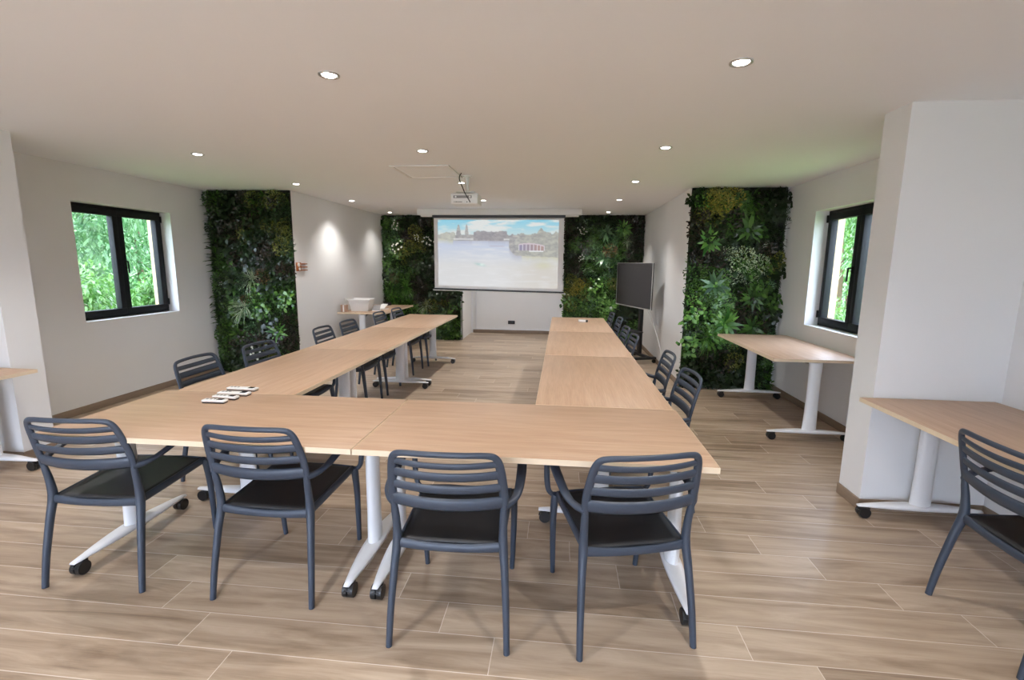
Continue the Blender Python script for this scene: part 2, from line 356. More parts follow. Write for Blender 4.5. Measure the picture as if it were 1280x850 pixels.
# ------------------------------------------------------------------ windows
def window(name, x_in, sgn, y0, y1, z0, z1, label):
    """sgn = +1 when outside lies towards +x"""
    w = bpy.data.objects.new(name, None); COL.objects.link(w); struct(w, label)
    xf = x_in+sgn*0.135
    def B(m, ya, yb, za, zb, d0, d1, r=0.004):
        xa, xb = sorted((xf+sgn*d0, xf+sgn*d1)); m.rbox((xa, ya, za), (xb, yb, zb), r, 2)
    ft = 0.035
    m = MB(); B(m, y0, y1, z0, z0+ft, 0, 0.07); B(m, y0, y1, z1-ft, z1, 0, 0.07); B(m, y0, y0+ft, z0+ft, z1-ft, 0, 0.07); B(m, y1-ft, y1, z0+ft, z1-ft, 0, 0.07)
    m.build('window_frame', M['window_black'], w)
    ym = (y0+y1)/2; st = 0.062
    for i, (a, b) in enumerate(((y0+ft, ym), (ym, y1-ft))):
        m = MB(); za, zb = z0+ft, z1-ft
        e0, e1 = -0.018, 0.05
        B(m, a, b, za, za+st, e0, e1); B(m, a, b, zb-st, zb, e0, e1); B(m, a, a+st, za+st, zb-st, e0, e1); B(m, b-st, b, za+st, zb-st, e0, e1)
        s = m.build('window_sash', M['window_black'], w)
        m = MB(); xa, xb = sorted((xf+sgn*0.012, xf+sgn*0.018)); m.box((xa, a+st, za+st), (xb, b-st, zb-st)); m.build('window_pane', M['glass'], s)
    # handle on the meeting stile, hinges in the outer corners
    m = MB(); hy = ym+0.03
    xa, xb = sorted((xf-sgn*0.018, xf-sgn*0.028)); m.rbox((xa, hy-0.014, (z0+z1)/2-0.035), (xb, hy+0.014, (z0+z1)/2+0.035), 0.004, 2)
    m.sweep([(xf-sgn*0.02, hy, (z0+z1)/2+0.015), (xf-sgn*0.055, hy, (z0+z1)/2+0.015), (xf-sgn*0.062, hy, (z0+z1)/2), (xf-sgn*0.06, hy+0.004, (z0+z1)/2-0.11)], 0.008, 0.008, up=(0, 1, 0), n=10)
    m.build('window_handle', M['window_black'], w)
    for yy in (y0+0.02, y1-0.02):
        for zz in (z0+0.09, z1-0.12):
            m = MB(); m.cyl((xf-sgn*0.02, yy, zz), (xf-sgn*0.02, yy, zz+0.075), 0.010, n=12); m.build('window_hinge', M['window_black'], w)
    # outdoor timber lining
    m = MB(); xa, xb = sorted((xf+sgn*0.071, x_in+sgn*(T+0.012))); tt = 0.03
    m.box((xa, y1-0.035, z0+tt), (xb, y1-0.001, z1-tt)); m.box((xa, y0+0.001, z0+tt), (xb, y0+0.035, z1-tt)); m.box((xa, y0+0.001, z1-tt), (xb, y1-0.001, z1-0.001)); m.box((xa, y0+0.001, z0+0.001), (xb, y1-0.001, z0+tt))
    m.build('timber_lining', M['timber'], w)
    # inner sill board
    m = MB(); xa, xb = sorted((x_in, xf)); m.box((xa, y0+0.001, z0-0.001), (xb, y1-0.001, z0+0.006)); m.build('window_sill', M['white_plastic'], w)
window('window_1', XL, -1, WY0, WY1, WZ0, WZ1, 'black framed two-sash window in the left wall')
window('window_2', XR, 1, WY0, WY1-0.015, WZ0, WZ1+0.01, 'black framed window in the right wall, half hidden by the pier')

# ------------------------------------------------------------------ folding tables
TH, TL, TW = 0.74, 1.505, 0.757
def make_table(label, group):
    """table lying along local x, origin on the floor under its centre"""
    t = thing('folding_table', label, 'table', group=group)
    m = MB(); m.rbox((-TL/2+0.0015, -TW/2+0.0015, TH-0.0245), (TL/2-0.0015, TW/2-0.0015, TH), 0.0012, 2)
    top = m.build('tabletop', M['oak_x'], t)
    m = MB()
    for s in (-1, 1):
        ya, yb = sorted((s*(TW/2-0.0015), s*TW/2)); m.box((-TL/2, ya, TH-0.025), (TL/2, yb, TH-0.0006))
        xa, xb = sorted((s*(TL/2-0.0015), s*TL/2)); m.box((xa, -TW/2+0.0015, TH-0.025), (xb, TW/2-0.0015, TH-0.0006))
    m.build('edge_band', M['oak_edge'], top)
    m = MB(); m.rbox((-TL/2+0.05, -0.022, TH-0.062), (TL/2-0.05, 0.022, TH-0.0255), 0.003, 2)
    for s in (-1, 1):
        for yy in (-0.17, 0.17): m.rbox((min(s*(TL/2-0.05), s*(TL/2-0.11)), yy-0.11, TH-0.034), (max(s*(TL/2-0.05), s*(TL/2-0.11)), yy+0.11, TH-0.0255), 0.003, 2)
        m.cyl((s*(TL/2-0.15), -0.03, TH-0.07), (s*(TL/2-0.15), 0.10, TH-0.03), 0.010, n=10)
    m.build('crossbar', M['black_metal'], t)
    for s in (-1, 1):
        x = s*(TL/2-0.065)
        m = MB()
        # oval column
        m.sweep([(x, 0, 0.085), (x, 0, 0.25), (x, 0, 0.55), (x, 0, TH-0.035)], [0.060, 0.054, 0.053, 0.057], [0.034, 0.031, 0.031, 0.034], up=(1, 0, 0), n=24, sub=3)
        # long arched foot, pointed at both ends
        K = 17; vs = []; HW = 0.352
        for i in range(K):
            q = -1+2*i/(K-1); y = q*HW; a = 1-abs(q)**1.8
            w_ = 0.013+0.030*a; zt = 0.080+0.022*a; zb = 0.070+0.004*a
            vs += [(x-w_, y, zb), (x-w_, y, zt-0.008), (x-w_*0.55, y, zt), (x+w_*0.55, y, zt), (x+w_, y, zt-0.008), (x+w_, y, zb)]
        fs = [(i*6+k, i*6+(k+1) % 6, (i+1)*6+(k+1) % 6, (i+1)*6+k) for i in range(K-1) for k in range(6)]
        fs += [(5, 4, 3, 2, 1, 0), tuple((K-1)*6+k for k in range(6))]
        m.add(vs, fs, True)
        leg = m.build('leg', M['white_metal'], t)
        for sy in (-1, 1):
            y = sy*0.302; m = MB()
            for dx in (-0.014, 0.014): m.cyl((x+dx-0.011, y+sy*0.012, 0.033), (x+dx+0.011, y+sy*0.012, 0.033), 0.033, n=22)
            m.cyl((x, y, 0.03), (x, y, 0.074), 0.012, n=12)
            m.rbox((x-0.02, y-0.018, 0.045), (x+0.02, y+0.018, 0.072), 0.008, 2)
            m.rbox((x-0.016, y+sy*0.035-0.010, 0.040), (x+0.016, y+sy*0.035+0.014, 0.048), 0.003, 2)
            m.build('caster', M['black'], leg)
    return t
G_T = 'folding tables of the U-shaped conference set-up'
G_S = 'folding tables standing along the walls'
Y0 = 2.60; XF = -0.868
table0 = make_table('front folding table on the left, carrying the four white remote controls', G_T)
table0.location = (XF-TL/2-0.002, 1.845+TW/2-0.002, 0)
dup(table0, (XF+TL/2+0.002, 1.845+TW/2-0.002, 0), 0, 'front folding table at the right corner of the U, nearest the viewer')
LX, RXc = -2.32+TW/2, -0.128+TW/2
for i, (nl, nr) in enumerate((('left arm folding table joining the front row, beside the left window', 'right arm folding table joining the front row by the two nearest side chairs'),
                              ('middle folding table of the left arm of the U', 'middle folding table of the right arm of the U'),
                              ('farthest folding table of the left arm, below the projection screen', 'farthest folding table of the right arm, beside the display stand'))):
    yc = Y0+0.004+TL/2+i*(TL+0.006)
    dup(table0, (LX, yc, 0), PI/2, nl); dup(table0, (RXc, yc, 0), PI/2, nr)
dup(table0, (1.83+TW/2, 4.17+TL/2+0.06, 0), PI/2, 'folding table under the right window by the green plant wall', G_S)
dup(table0, (1.825+TW/2, 3.02-TL/2, 0), PI/2, 'folding table against the right wall pier with one chair at it', G_S)
dup(table0, (-3.735-TW/2, 2.99-TL/2, 0), PI/2, 'folding table cut by the left picture edge, against the left pier', G_S)
dup(table0, (-3.50+TW/2, 7.17+TL/2, 0), PI/2, 'folding table along the far left wall carrying the white bin', G_S)

# ------------------------------------------------------------------ chairs
def make_chair(label, group):
    """armchair facing local +y, origin on the floor in its middle"""
    t = thing('slatted_armchair', label, 'chair', group=group)
    def yb(z):      # backrest lean
        return -0.195-0.085*((z-0.42)/0.42)**1.5 if z > 0.42 else -0.195
    # seat
    m = MB(); K = 14; vs = []
    def seat_pt(u, v, under):
        y = -0.20+v*0.445; hw = 0.197+0.018*v
        x = (2*u-1)*hw
        dip = 0.012*(1-(2*u-1)**2)*math.sin(PI*min(1, v*1.05))
        z = 0.428+0.020*v-dip-(0.03*max(0, v-0.88)**1.0)
        return (x, y, z-(0.012 if under else 0))
    for under in (0, 1):
        for j in range(K+1):
            for i in range(K+1): vs.append(seat_pt(i/K, j/K, under))
    n1 = (K+1)**2; fs = []
    for j in range(K):
        for i in range(K):
            a = j*(K+1)+i; fs.append((a, a+1, a+K+2, a+K+1)); fs.append((n1+a+K+1, n1+a+K+2, n1+a+1, n1+a))
    for i in range(K):
        fs.append((i+1, i, n1+i, n1+i+1)); a = K*(K+1)+i; fs.append((a, a+1, n1+a+1, n1+a))
        a = i*(K+1); fs.append((a, a+K+1, n1+a+K+1, n1+a)); a = i*(K+1)+K; fs.append((a+K+1, a, n1+a, n1+a+K+1))
    m.add(vs, fs, True); m.build('seat', M['seat'], t)
    # rim carrying the seat
    m = MB()
    m.sweep([(-0.205, -0.200, 0.412), (-0.1, -0.204, 0.404), (0, -0.205, 0.402), (0.1, -0.204, 0.404), (0.205, -0.200, 0.412)], 0.010, [0.022, 0.019, 0.018, 0.019, 0.022])
    m.sweep([(-0.208, 0.232, 0.430), (-0.1, 0.246, 0.428), (0, 0.248, 0.426), (0.1, 0.246, 0.428), (0.208, 0.232, 0.430)], 0.012, 0.020)
    for s in (-1, 1): m.sweep([(s*0.205, -0.20, 0.412), (s*0.208, 0, 0.420), (s*0.212, 0.15, 0.428), (s*0.210, 0.235, 0.430)], 0.011, 0.019)
    m.build('seat_frame', M['plastic'], t)
    # legs
    for s in (-1, 1):
        m = MB(); m.sweep([(s*0.237, -0.272, 0.001), (s*0.232, -0.250, 0.15), (s*0.222, -0.218, 0.32), (s*0.214, -0.198, 0.42), (s*0.214, yb(0.50), 0.50), (s*0.216, yb(0.56), 0.56), (s*0.2175, yb(0.62), 0.62)],
                          [0.0125, 0.014, 0.016, 0.019, 0.016, 0.0155, 0.010], [0.014, 0.016, 0.018, 0.020, 0.016, 0.013, 0.006], up=(0, 1, 0), n=14)
        m.build('leg', M['plastic'], t)
        m = MB(); m.sweep([(s*0.217, 0.272, 0.001), (s*0.222, 0.262, 0.15), (s*0.226, 0.250, 0.30), (s*0.224, 0.238, 0.41), (s*0.222, 0.232, 0.437)],
                          [0.012, 0.014, 0.016, 0.019, 0.015], [0.013, 0.015, 0.018, 0.021, 0.016], up=(0, 1, 0), n=14)
        m.build('leg', M['plastic'], t)
    # backrest: hooped frame with three slats and a deep lower rail, hollowed across
    m = MB()
    def bow(x): return -0.030*(1-(x/0.21)**2)
    def bz(x, z): return (x, yb(z)+bow(x), z)
    hoop = [(-0.215, 0.50), (-0.218, 0.64), (-0.212, 0.72), (-0.203, 0.785), (-0.188, 0.818), (-0.155, 0.829), (-0.08, 0.832), (0, 0.833), (0.08, 0.832), (0.155, 0.829), (0.188, 0.818), (0.203, 0.785), (0.212, 0.72), (0.218, 0.64), (0.215, 0.50)]
    hp = [bz(x, z) for x, z in hoop]
    P, A, B = smooth_path(hp, [0.010, 0.018, 0.018, 0.017, 0.014, 0.012, 0.0115, 0.0115, 0.0115, 0.012, 0.014, 0.017, 0.018, 0.018, 0.010], [0.006]+[0.0095]*13+[0.006], 4)
    vs = []; n = 12; mm = len(P)
    for i in range(mm):
        tt = (P[min(i+1, mm-1)]-P[max(i-1, 0)]).normalized()
        nrm = Vector((0, 1, 0)) - tt*tt.y; nrm.normalize(); sd = tt.cross(nrm)
        for k in range(n):
            a = 2*PI*k/n; vs.append(P[i]+sd*math.cos(a)*A[i]+nrm*math.sin(a)*B[i])
    m.add(vs, [(i*n+k, i*n+(k+1) % n, (i+1)*n+(k+1) % n, (i+1)*n+k) for i in range(mm-1) for k in range(n)], True)
    m.add(vs, [tuple(range(n))[::-1], tuple(range((mm-1)*n, mm*n))])
    def slat(z0, z1, hw, th=0.006):
        K = 16; vs = []
        for i in range(K+1):
            x = -hw+2*hw*i/K; q = 1-(x/hw)**2
            za, zb = z0+0.004*(1-q)-0.004*q, z1+0.004*(1-q)-0.004*q
            e = 0.35*(zb-za)
            for (zz, dy) in ((za, 0), (za+0.2*(zb-za), -th), (zb-0.2*(zb-za), -th), (zb, 0), (zb-0.2*(zb-za), th), (za+0.2*(zb-za), th)):
                vs.append((x, yb(zz)+bow(x)+dy, zz))
        m.add(vs, [(i*6+k, i*6+(k+1) % 6, (i+1)*6+(k+1) % 6, (i+1)*6+k) for i in range(K) for k in range(6)], True)
    slat(0.771, 0.800, 0.203); slat(0.717, 0.757, 0.209); slat(0.660, 0.700, 0.213); slat(0.582, 0.641, 0.214, 0.010)
    m.build('backrest', M['plastic'], t)
    # arms
    for s in (-1, 1):
        m = MB(); m.sweep([(s*0.216, yb(0.60), 0.595), (s*0.243, -0.185, 0.597), (s*0.266, -0.125, 0.612), (s*0.273, 0.0, 0.642), (s*0.270, 0.12, 0.664), (s*0.266, 0.195, 0.668), (s*0.264, 0.232, 0.645), (s*0.264, 0.243, 0.59), (s*0.262, 0.246, 0.51), (s*0.252, 0.246, 0.45), (s*0.226, 0.242, 0.425)],
                          [0.013, 0.015, 0.018, 0.021, 0.021, 0.018, 0.015, 0.014, 0.014, 0.014, 0.013], [0.016, 0.014, 0.010, 0.009, 0.009, 0.010, 0.010, 0.010, 0.011, 0.012, 0.012], up=(0, 0.25, 1), n=14)
        m.build('armrest', M['plastic'], t)
    return t
GF, GL_, GR_ = 'armchairs along the front of the U', 'armchairs along the left arm of the U', 'armchairs along the right arm of the U'
D = math.radians
chair0 = make_chair('leftmost of the four slatted armchairs in the front row, back to the viewer', GF)
chair0.location = (-2.15, 2.078, 0); chair0.rotation_euler = (0, 0, D(3))
dup(chair0, (-1.302, 2.082, 0), D(-0.5), 'second from the left of the four slatted armchairs in the front row')
dup(chair0, (-0.422, 1.92, 0), D(1.5), 'third from the left of the front armchairs, beside the twin white table legs')
dup(chair0, (0.27, 1.982, 0), D(14.3), 'rightmost front-row armchair, turned a little to the left at the table corner')
left_spots = [(-2.33, 3.13, -88, 'left-side armchair nearest the viewer, standing before the white wall'),
              (-2.26, 3.735, -92, 'left-side armchair in front of the left plant wall'),
              (-2.24, 4.80, -88, 'third left-side armchair from the viewer, in front of the bare white wall'),
              (-2.24, 5.405, -90, 'fourth left-side armchair, just before the table with the white bin'),
              (-2.25, 6.41, -90, 'fifth left-side armchair, beside the table with the white bin'),
              (-2.21, 7.01, -90, 'farthest left-side armchair, by the end of the left table arm')]
for x, y, a, l in left_spots: dup(chair0, (x, y, 0), D(a), l, GL_)
right_spots = [(0.57, 3.10, 92, 'right-side armchair nearest the viewer'),
               (0.58, 3.80, 88, 'second right-side armchair from the viewer, in line with the base of the white wall'),
               (0.45, 4.765, 90, 'third right-side armchair, just before the display stand'),
               (0.45, 5.36, 90, 'fourth right-side armchair, level with the display stand'),
               (0.49, 6.305, 90, 'fifth right-side armchair, in front of the far right plant wall'),
               (0.45, 6.90, 90, 'farthest right-side armchair, at the end of the right table arm')]
for x, y, a, l in right_spots: dup(chair0, (x, y, 0), D(a), l, GR_)
c = dup(chair0, (2.03, 1.99, 0), D(-91), 'lone armchair at the wall table on the right, cut by the picture edge', 'armchair at the wall table')
del c['group']

# ------------------------------------------------------------------ downlights
rows = {'left': -3.17, 'middle': -1.17, 'right': 0.785}
ysp = [8.75, 7.13, 5.60, 4.04, 2.43, 0.85, -0.75]  # the two nearest rows are out of view, added to light the room
ordn = ['first', 'second', 'third', 'fourth', 'fifth', 'sixth (unseen, added for light)', 'seventh (unseen, added for light)']
LAMP_W = 34.0
first = None
for rn, x in rows.items():
    for i, y in enumerate(ysp):
        lab = 'round recessed spotlight, %s from the far wall in the %s ceiling row' % (ordn[i], rn)
        if first is None:
            t = first = thing('ceiling_spotlight', lab, 'ceiling light', (x, y, ZC), 0, 'recessed ceiling spotlights')
            m = MB(); n = 28; vs = []; prof = [(0.052, -0.001), (0.051, -0.006), (0.043, -0.007), (0.037, -0.002)]
            for r, z in prof:
                for k in range(n): vs.append((r*math.cos(2*PI*k/n), r*math.sin(2*PI*k/n), z))
            m.add(vs, [(j*n+k, j*n+(k+1) % n, (j+1)*n+(k+1) % n, (j+1)*n+k) for j in range(len(prof)-1) for k in range(n)], True)
            m.build('trim_ring', M['chrome'], t)
            m = MB(); m.cyl((0, 0, -0.0012), (0, 0, -0.0060), 0.036, 0.030, n=24); m.build('lamp_lens', M['lamp'], t)
        else:
            t = dup(first, (x, y, ZC), 0, lab)
        if abs(y-4.04) < 9:
            ld = bpy.data.lights.new('spot_beam', 'SPOT'); ld.energy = LAMP_W; ld.color = (1.0, 0.96, 0.92); ld.spot_size = D(112); ld.spot_blend = 0.9; ld.shadow_soft_size = 0.035
            lo = bpy.data.objects.new('spot_beam', ld); COL.objects.link(lo); lo.parent = t; lo.location = (0, 0, -0.02)

t = dup(first, (-1.0, 9.88, ZC), 0, 'unseen spotlight added to brighten the far recess behind the projection screen')  # extra lamp hidden by the screen, added to brighten the recess wall
ld = bpy.data.lights.new('spot_beam', 'SPOT'); ld.energy = 26; ld.color = (0.92, 0.95, 1.0); ld.spot_size = D(130); ld.spot_blend = 0.9; ld.shadow_soft_size = 0.035
lo = bpy.data.objects.new('spot_beam', ld); COL.objects.link(lo); lo.parent = t; lo.location = (0, 0, -0.02)

# ------------------------------------------------------------------ projection screen
SY = 8.28
t = thing('projection_screen', 'pulled-down white projection screen showing a lake view, hung from the ceiling', 'projection screen', (0, 0, 0))
m = MB(); m.rbox((-2.50, SY-0.06, ZC-0.10), (0.31, SY+0.07, ZC), 0.008, 2); m.build('screen_case', M['white_plastic'], t)
m = MB(); m.rbox((-2.44, SY-0.05, ZC-0.128), (0.26, SY+0.05, ZC-0.10), 0.004, 2); m.build('case_lip', M['white_plastic'], t)
ax0, ax1, zt = -2.215, 0.018, ZC-0.128
zb0, zb1 = 1.085, 1.050
m = MB(); m.box((ax0-0.02, SY-0.054, ZC-0.150), (ax1+0.02, SY-0.012, ZC-0.105)); m.build('black_slot', M['black'], t)
m = MB(); y = SY-0.02; mm_ = 0.002
m.add([(ax0, y-mm_, zb0), (ax1, y-mm_, zb1), (ax1, y-mm_, zt), (ax0, y-mm_, zt), (ax0, y+mm_, zb0), (ax1, y+mm_, zb1), (ax1, y+mm_, zt), (ax0, y+mm_, zt)],
      [(0, 1, 2, 3), (7, 6, 5, 4), (4, 5, 1, 0), (3, 2, 6, 7), (5, 6, 2, 1), (0, 3, 7, 4)])
cloth = m.build('screen_cloth', M['screen_cloth'], t)
m = MB(); y = SY-0.02
for (dz0, dz1, dd) in ((-0.022, 0.006, 0.011),):
    m.add([(ax0-0.02, y-dd, zb0+dz0), (ax1+0.02, y-dd, zb1+dz0), (ax1+0.02, y-dd, zb1+dz1), (ax0-0.02, y-dd, zb0+dz1), (ax0-0.02, y+dd, zb0+dz0), (ax1+0.02, y+dd, zb1+dz0), (ax1+0.02, y+dd, zb1+dz1), (ax0-0.02, y+dd, zb0+dz1)],
          [(0, 1, 2, 3), (7, 6, 5, 4), (4, 5, 1, 0), (3, 2, 6, 7), (5, 6, 2, 1), (0, 3, 7, 4)])
m.build('bottom_bar', M['black'], t)
m = MB(); m.cyl((ax0-0.03, y, zb0-0.030), (ax1+0.05, y, zb1-0.030), 0.009, n=12); m.build('weight_rod', M['white_plastic'], t)

# the projected lake picture: a grid whose colours are computed
def hsh(i, j=0, k=0):
    n = (i*374761393+j*668265263+k*2147483647) & 0xffffffff; n = ((n ^ (n >> 13))*1274126177) & 0xffffffff
    return ((n ^ (n >> 16)) & 0xffff)/65535
def vno(x, y, k=0):
    i, j = math.floor(x), math.floor(y); a, b = x-i, y-j; a = a*a*(3-2*a); b = b*b*(3-2*b)
    return (hsh(i, j, k)*(1-a)+hsh(i+1, j, k)*a)*(1-b)+(hsh(i, j+1, k)*(1-a)+hsh(i+1, j+1, k)*a)*b
def fbm(x, y, k=0): return 0.5*vno(x, y, k)+0.27*vno(2.1*x, 2.1*y, k+1)+0.15*vno(4.3*x, 4.3*y, k+2)+0.08*vno(9*x, 9*y, k+3)
def mixc(a, b, t): t = max(0, min(1, t)); return tuple(p*(1-t)+q*t for p, q in zip(a, b))
def lake(u, v):
    """u 0..1 left to right, v 0..1 top to bottom -> sRGB 0..255"""
    sm = lambda a, b, x: (lambda t: t*t*(3-2*t))(max(0, min(1, (x-a)/(b-a))))
    sky = mixc((122, 212, 240), (200, 232, 240), v/0.2)
    sky = mixc(sky, (236, 242, 242), max(0, (fbm(u*6+2, v*16, 5)-0.44)*5))
    ht = 0.205+0.03*fbm(u*26, 3, 9)
    if u < 0.15: ht = 0.17+0.07*fbm(u*26, 1, 2)
    for cx, top, wd in ((0.175, 0.07, 0.016), (0.243, 0.065, 0.012)):
        dx = abs(u-cx)
        if dx < wd*1.3: ht = min(ht, top+(dx/wd)**2*0.09)
    if 0.30 < u < 0.58: ht = min(ht, 0.145+0.05*fbm(u*36, 2, 4)+0.5*max(0, abs(u-0.45)-0.12))
    if u >= 0.56: ht = min(ht, 0.19-0.09*(u-0.56)-0.07*math.exp(-((u-0.86)/0.03)**2)-0.03*math.exp(-((u-0.70)/0.02)**2)+0.07*fbm(u*40, 7, 6))
    far = 0.302+0.012*fbm(u*18, 2, 33)-0.03*sm(.10, .0, u)
    isl = 0.0
    if u > 0.595: isl = 0.36+0.15*math.sqrt(min(1, (u-0.595)/0.05))+0.05*(u-0.6)+0.02*fbm(u*24, 4, 11)
    ib = max(far, isl)
    n = fbm(u*52, v*46, 13)*0.6+fbm(u*20, v*22, 43)*0.4
    tr = mixc((122, 124, 138), (206, 206, 200), (n-0.22)*2.0)
    if 0.30 < u < 0.58: tr = mixc(tr, (128, 122, 140), 0.35)
    if u > 0.62: tr = mixc(tr, (186, 192, 170), 0.35*sm(.62, .75, u))
    if u < 0.15: tr = mixc(tr, (208, 214, 196), 0.5)
    if abs(v-0.288) < 0.012 and (0.13 < u < 0.30 or 0.55 < u < 0.60): tr = mixc(tr, (236, 238, 240), 0.8)
    if isl and 0.675 < u < 0.89 and v > 0.33:
        top = 0.335+2.2*(u-0.76)**2
        if top < v < top+0.018: tr = (222, 210, 220)
        elif top+0.018 <= v < 0.445: tr = (226, 224, 234) if (u*34) % 1 < 0.22 else mixc((140, 138, 178), (176, 142, 140), (u-0.68)/0.16)
    if isl and 0.76 < u < 0.88 and 0.445 < v < 0.462: tr = (242, 246, 250)
    water = mixc((202, 216, 242), (228, 230, 232), (v-0.33)/0.35)
    water = mixc(water, (218, 210, 196), sm(.45, .9, u)*sm(.5, .75, v)*0.55)
    water = mixc(water, (240, 242, 246), max(0, fbm(u*9, v*30, 21)-0.45)*1.6)
    k = max(0, 1-(v-ib)/(0.13 if isl else 0.10)); k = k*k*(0.45+0.6*fbm(u*40, v*5, 15))
    tone = (208, 204, 160) if (u > 0.7 or u < 0.13) else (170, 172, 190)
    c_ = mixc(water, tone, min(1, k)*(0.85 if (u < 0.29 or u > 0.42) else 0.5))
    c_ = mixc(c_, (184, 180, 200), 0.7*math.exp(-((v-0.385)/0.008)**2)*sm(.42, .45, u)*sm(.57, .54, u))
    c_ = mixc(c_, (214, 212, 172), 0.6*math.exp(-((u-0.88)/0.07)**2-((v-0.66)/0.05)**2))
    b1 = ((u-0.355)/0.042)**2+((v-0.665-(u-0.355)*0.35)/0.020)**2
    c_ = mixc(c_, (160, 206, 204), 0.8*math.exp(-b1*1.2)); b2 = ((u-0.37)/0.02)**2+((v-0.665)/0.018)**2
    c_ = mixc(c_, (236, 252, 248), math.exp(-b2))
    out = mixc(tr, c_, sm(ib-0.008, ib+0.008, v))
    return mixc(sky, out, sm(ht-0.008, ht+0.008, v))
px0, px1, pzt, pz0, pz1 = -2.148, -0.068, zt-0.052, 1.135, 1.102
NU, NV = 300, 170
me = bpy.data.meshes.new('projected_picture'); vs = []; cols = []
for j in range(NV+1):
    for i in range(NU+1):
        u, v = i/NU, j/NV; x = px0+(px1-px0)*u; zb = pz0+(pz1-pz0)*u
        vs.append((x, SY-0.0226, pzt+(zb-pzt)*v)); cols.append(lin([c_*0.985 for c_ in lake(u, v)]))
me.from_pydata(vs, [], [(j*(NU+1)+i, (j+1)*(NU+1)+i, (j+1)*(NU+1)+i+1, j*(NU+1)+i+1) for j in range(NV) for i in range(NU)])
ca = me.color_attributes.new('picture', 'FLOAT_COLOR', 'POINT')
ca.data.foreach_set('color', [q for c_ in cols for q in (*c_, 1.0)])
pm = bpy.data.materials.new('projected_lake_picture'); pm.use_nodes = True; nt = pm.node_tree; b = nt.nodes['Principled BSDF']
at = nt.nodes.new('ShaderNodeAttribute'); at.attribute_name = 'picture'
b.inputs['Base Color'].default_value = (0.24, 0.24, 0.24, 1); b.inputs['Roughness'].default_value = 0.9; b.inputs['Specular IOR Level'].default_value = 0
nt.links.new(at.outputs['Color'], b.inputs['Emission Color']); b.inputs['Emission Strength'].default_value = 0.76
me.materials.append(pm)
po = bpy.data.objects.new('projected_picture', me); COL.objects.link(po); po.parent = cloth

# ------------------------------------------------------------------ projector
t = thing('projector', 'white ceiling-mounted projector with grey vents, black cable hanging behind', 'projector', (-1.035, 5.08, 0))
m = MB(); m.rbox((-0.145, 0, 2.135), (0.145, 0.24, 2.245), 0.012, 3); m.build('body', M['white_plastic'], t)
m = MB(); m.rbox((-0.115, -0.003, 2.195), (0.08, 0.006, 2.222), 0.002, 2); m.build('vent_panel', M['grey_plastic'], t)
for x in (-0.09, 0.06):
    m = MB(); m.cyl((x, -0.006, 2.208), (x, 0.002, 2.208), 0.010, n=16); m.build('screw', M['white_plastic'], t)
for x, w_ in ((-0.105, 0.006), (-0.085, 0.012), (-0.065, 0.010), (-0.045, 0.010), (-0.028, 0.008), (0.03, 0.010), (0.06, 0.012)):
    m = MB(); m.rbox((x-w_/2, -0.002, 2.152), (x+w_/2, 0.004, 2.162), 0.001, 1); m.build('port', M['black'], t)
m = MB(); m.cyl((0, 0.262, 2.19), (0, 0.235, 2.19), 0.034, n=24); m.build('lens', M['tv_glass'], t)
m = MB(); m.rbox((-0.10, 0.06, 2.262), (0.10, 0.19, 2.270), 0.002, 2)
for x in (-0.09, 0.09): m.cyl((x, 0.12, 2.24), (x, 0.12, 2.268), 0.007, n=10)
m.build('bracket_plate', M['white_plastic'], t)
m = MB(); m.cyl((0.01, 0.125, 2.268), (0.01, 0.125, ZC), 0.019, n=16); m.cyl((0.01, 0.125, ZC-0.012), (0.01, 0.125, ZC), 0.05, n=24); m.build('mount_pole', M['white_plastic'], t)
m = MB(); m.sweep([(-0.015, -0.06, ZC), (-0.035, -0.06, 2.40), (-0.035, -0.05, 2.36), (-0.01, -0.04, 2.30), (0.015, -0.03, 2.24), (0.05, -0.02, 2.18), (0.062, 0.0, 2.158)], 0.005, 0.005, up=(0, 1, 0), n=8); m.build('cable', M['black'], t)

# ------------------------------------------------------------------ display on a rolling stand
dl, dr = Vector((0.975, 8.42, 0)), Vector((1.352, 7.25, 0)); cen = (dl+dr)/2; ang = math.atan2(dr.y-dl.y, dr.x-dl.x)
t = thing('display_stand', 'black wheeled monitor stand beside the right wall', 'stand', (cen.x+0.03, cen.y-0.02, 0), ang+PI/2-PI/2)
# local x runs along the display, local +y behind it
m = MB(); m.rbox((-0.045, 0.075, 0.06), (0.045, 0.125, 1.42), 0.008, 2); m.build('column', M['black_metal'], t)
m = MB(); m.rbox((-0.35, 0.06, 0.065), (0.35, 0.14, 0.105), 0.012, 2)
for s in (-1, 1): m.rbox((s*0.33-0.03, -0.20, 0.06), (s*0.33+0.03, 0.22, 0.10), 0.012, 2)
m.build('base', M['black_metal'], t)
for x in (-0.33, 0.33):
    for y in (-0.17, 0.19):
        m = MB(); m.cyl((x-0.012, y, 0.03), (x+0.012, y, 0.03), 0.03, n=18); m.cyl((x, y, 0.03), (x, y, 0.065), 0.008, n=8); m.build('caster', M['black'], t)
m = MB(); m.rbox((-0.17, -0.09, 0.455), (0.17, 0.07, 0.475), 0.004, 2); m.build('tray', M['black_metal'], t)
m = MB(); m.rbox((-0.20, 0.055, 1.10), (0.20, 0.075, 1.35), 0.004, 2); m.build('mount_plate', M['black_metal'], t)
d = thing('display', 'large flat dark display with a thin silver frame on the wheeled stand', 'display', (cen.x, cen.y, 0), ang)
Lh = (dr-dl).length/2
m = MB(); m.rbox((-Lh, -0.028, 0.855), (Lh, -0.004, 1.555), 0.004, 2); m.rbox((-0.40, -0.004, 0.90), (0.40, 0.04, 1.40), 0.01, 2); m.build('casing', M['black'], d)
m = MB()
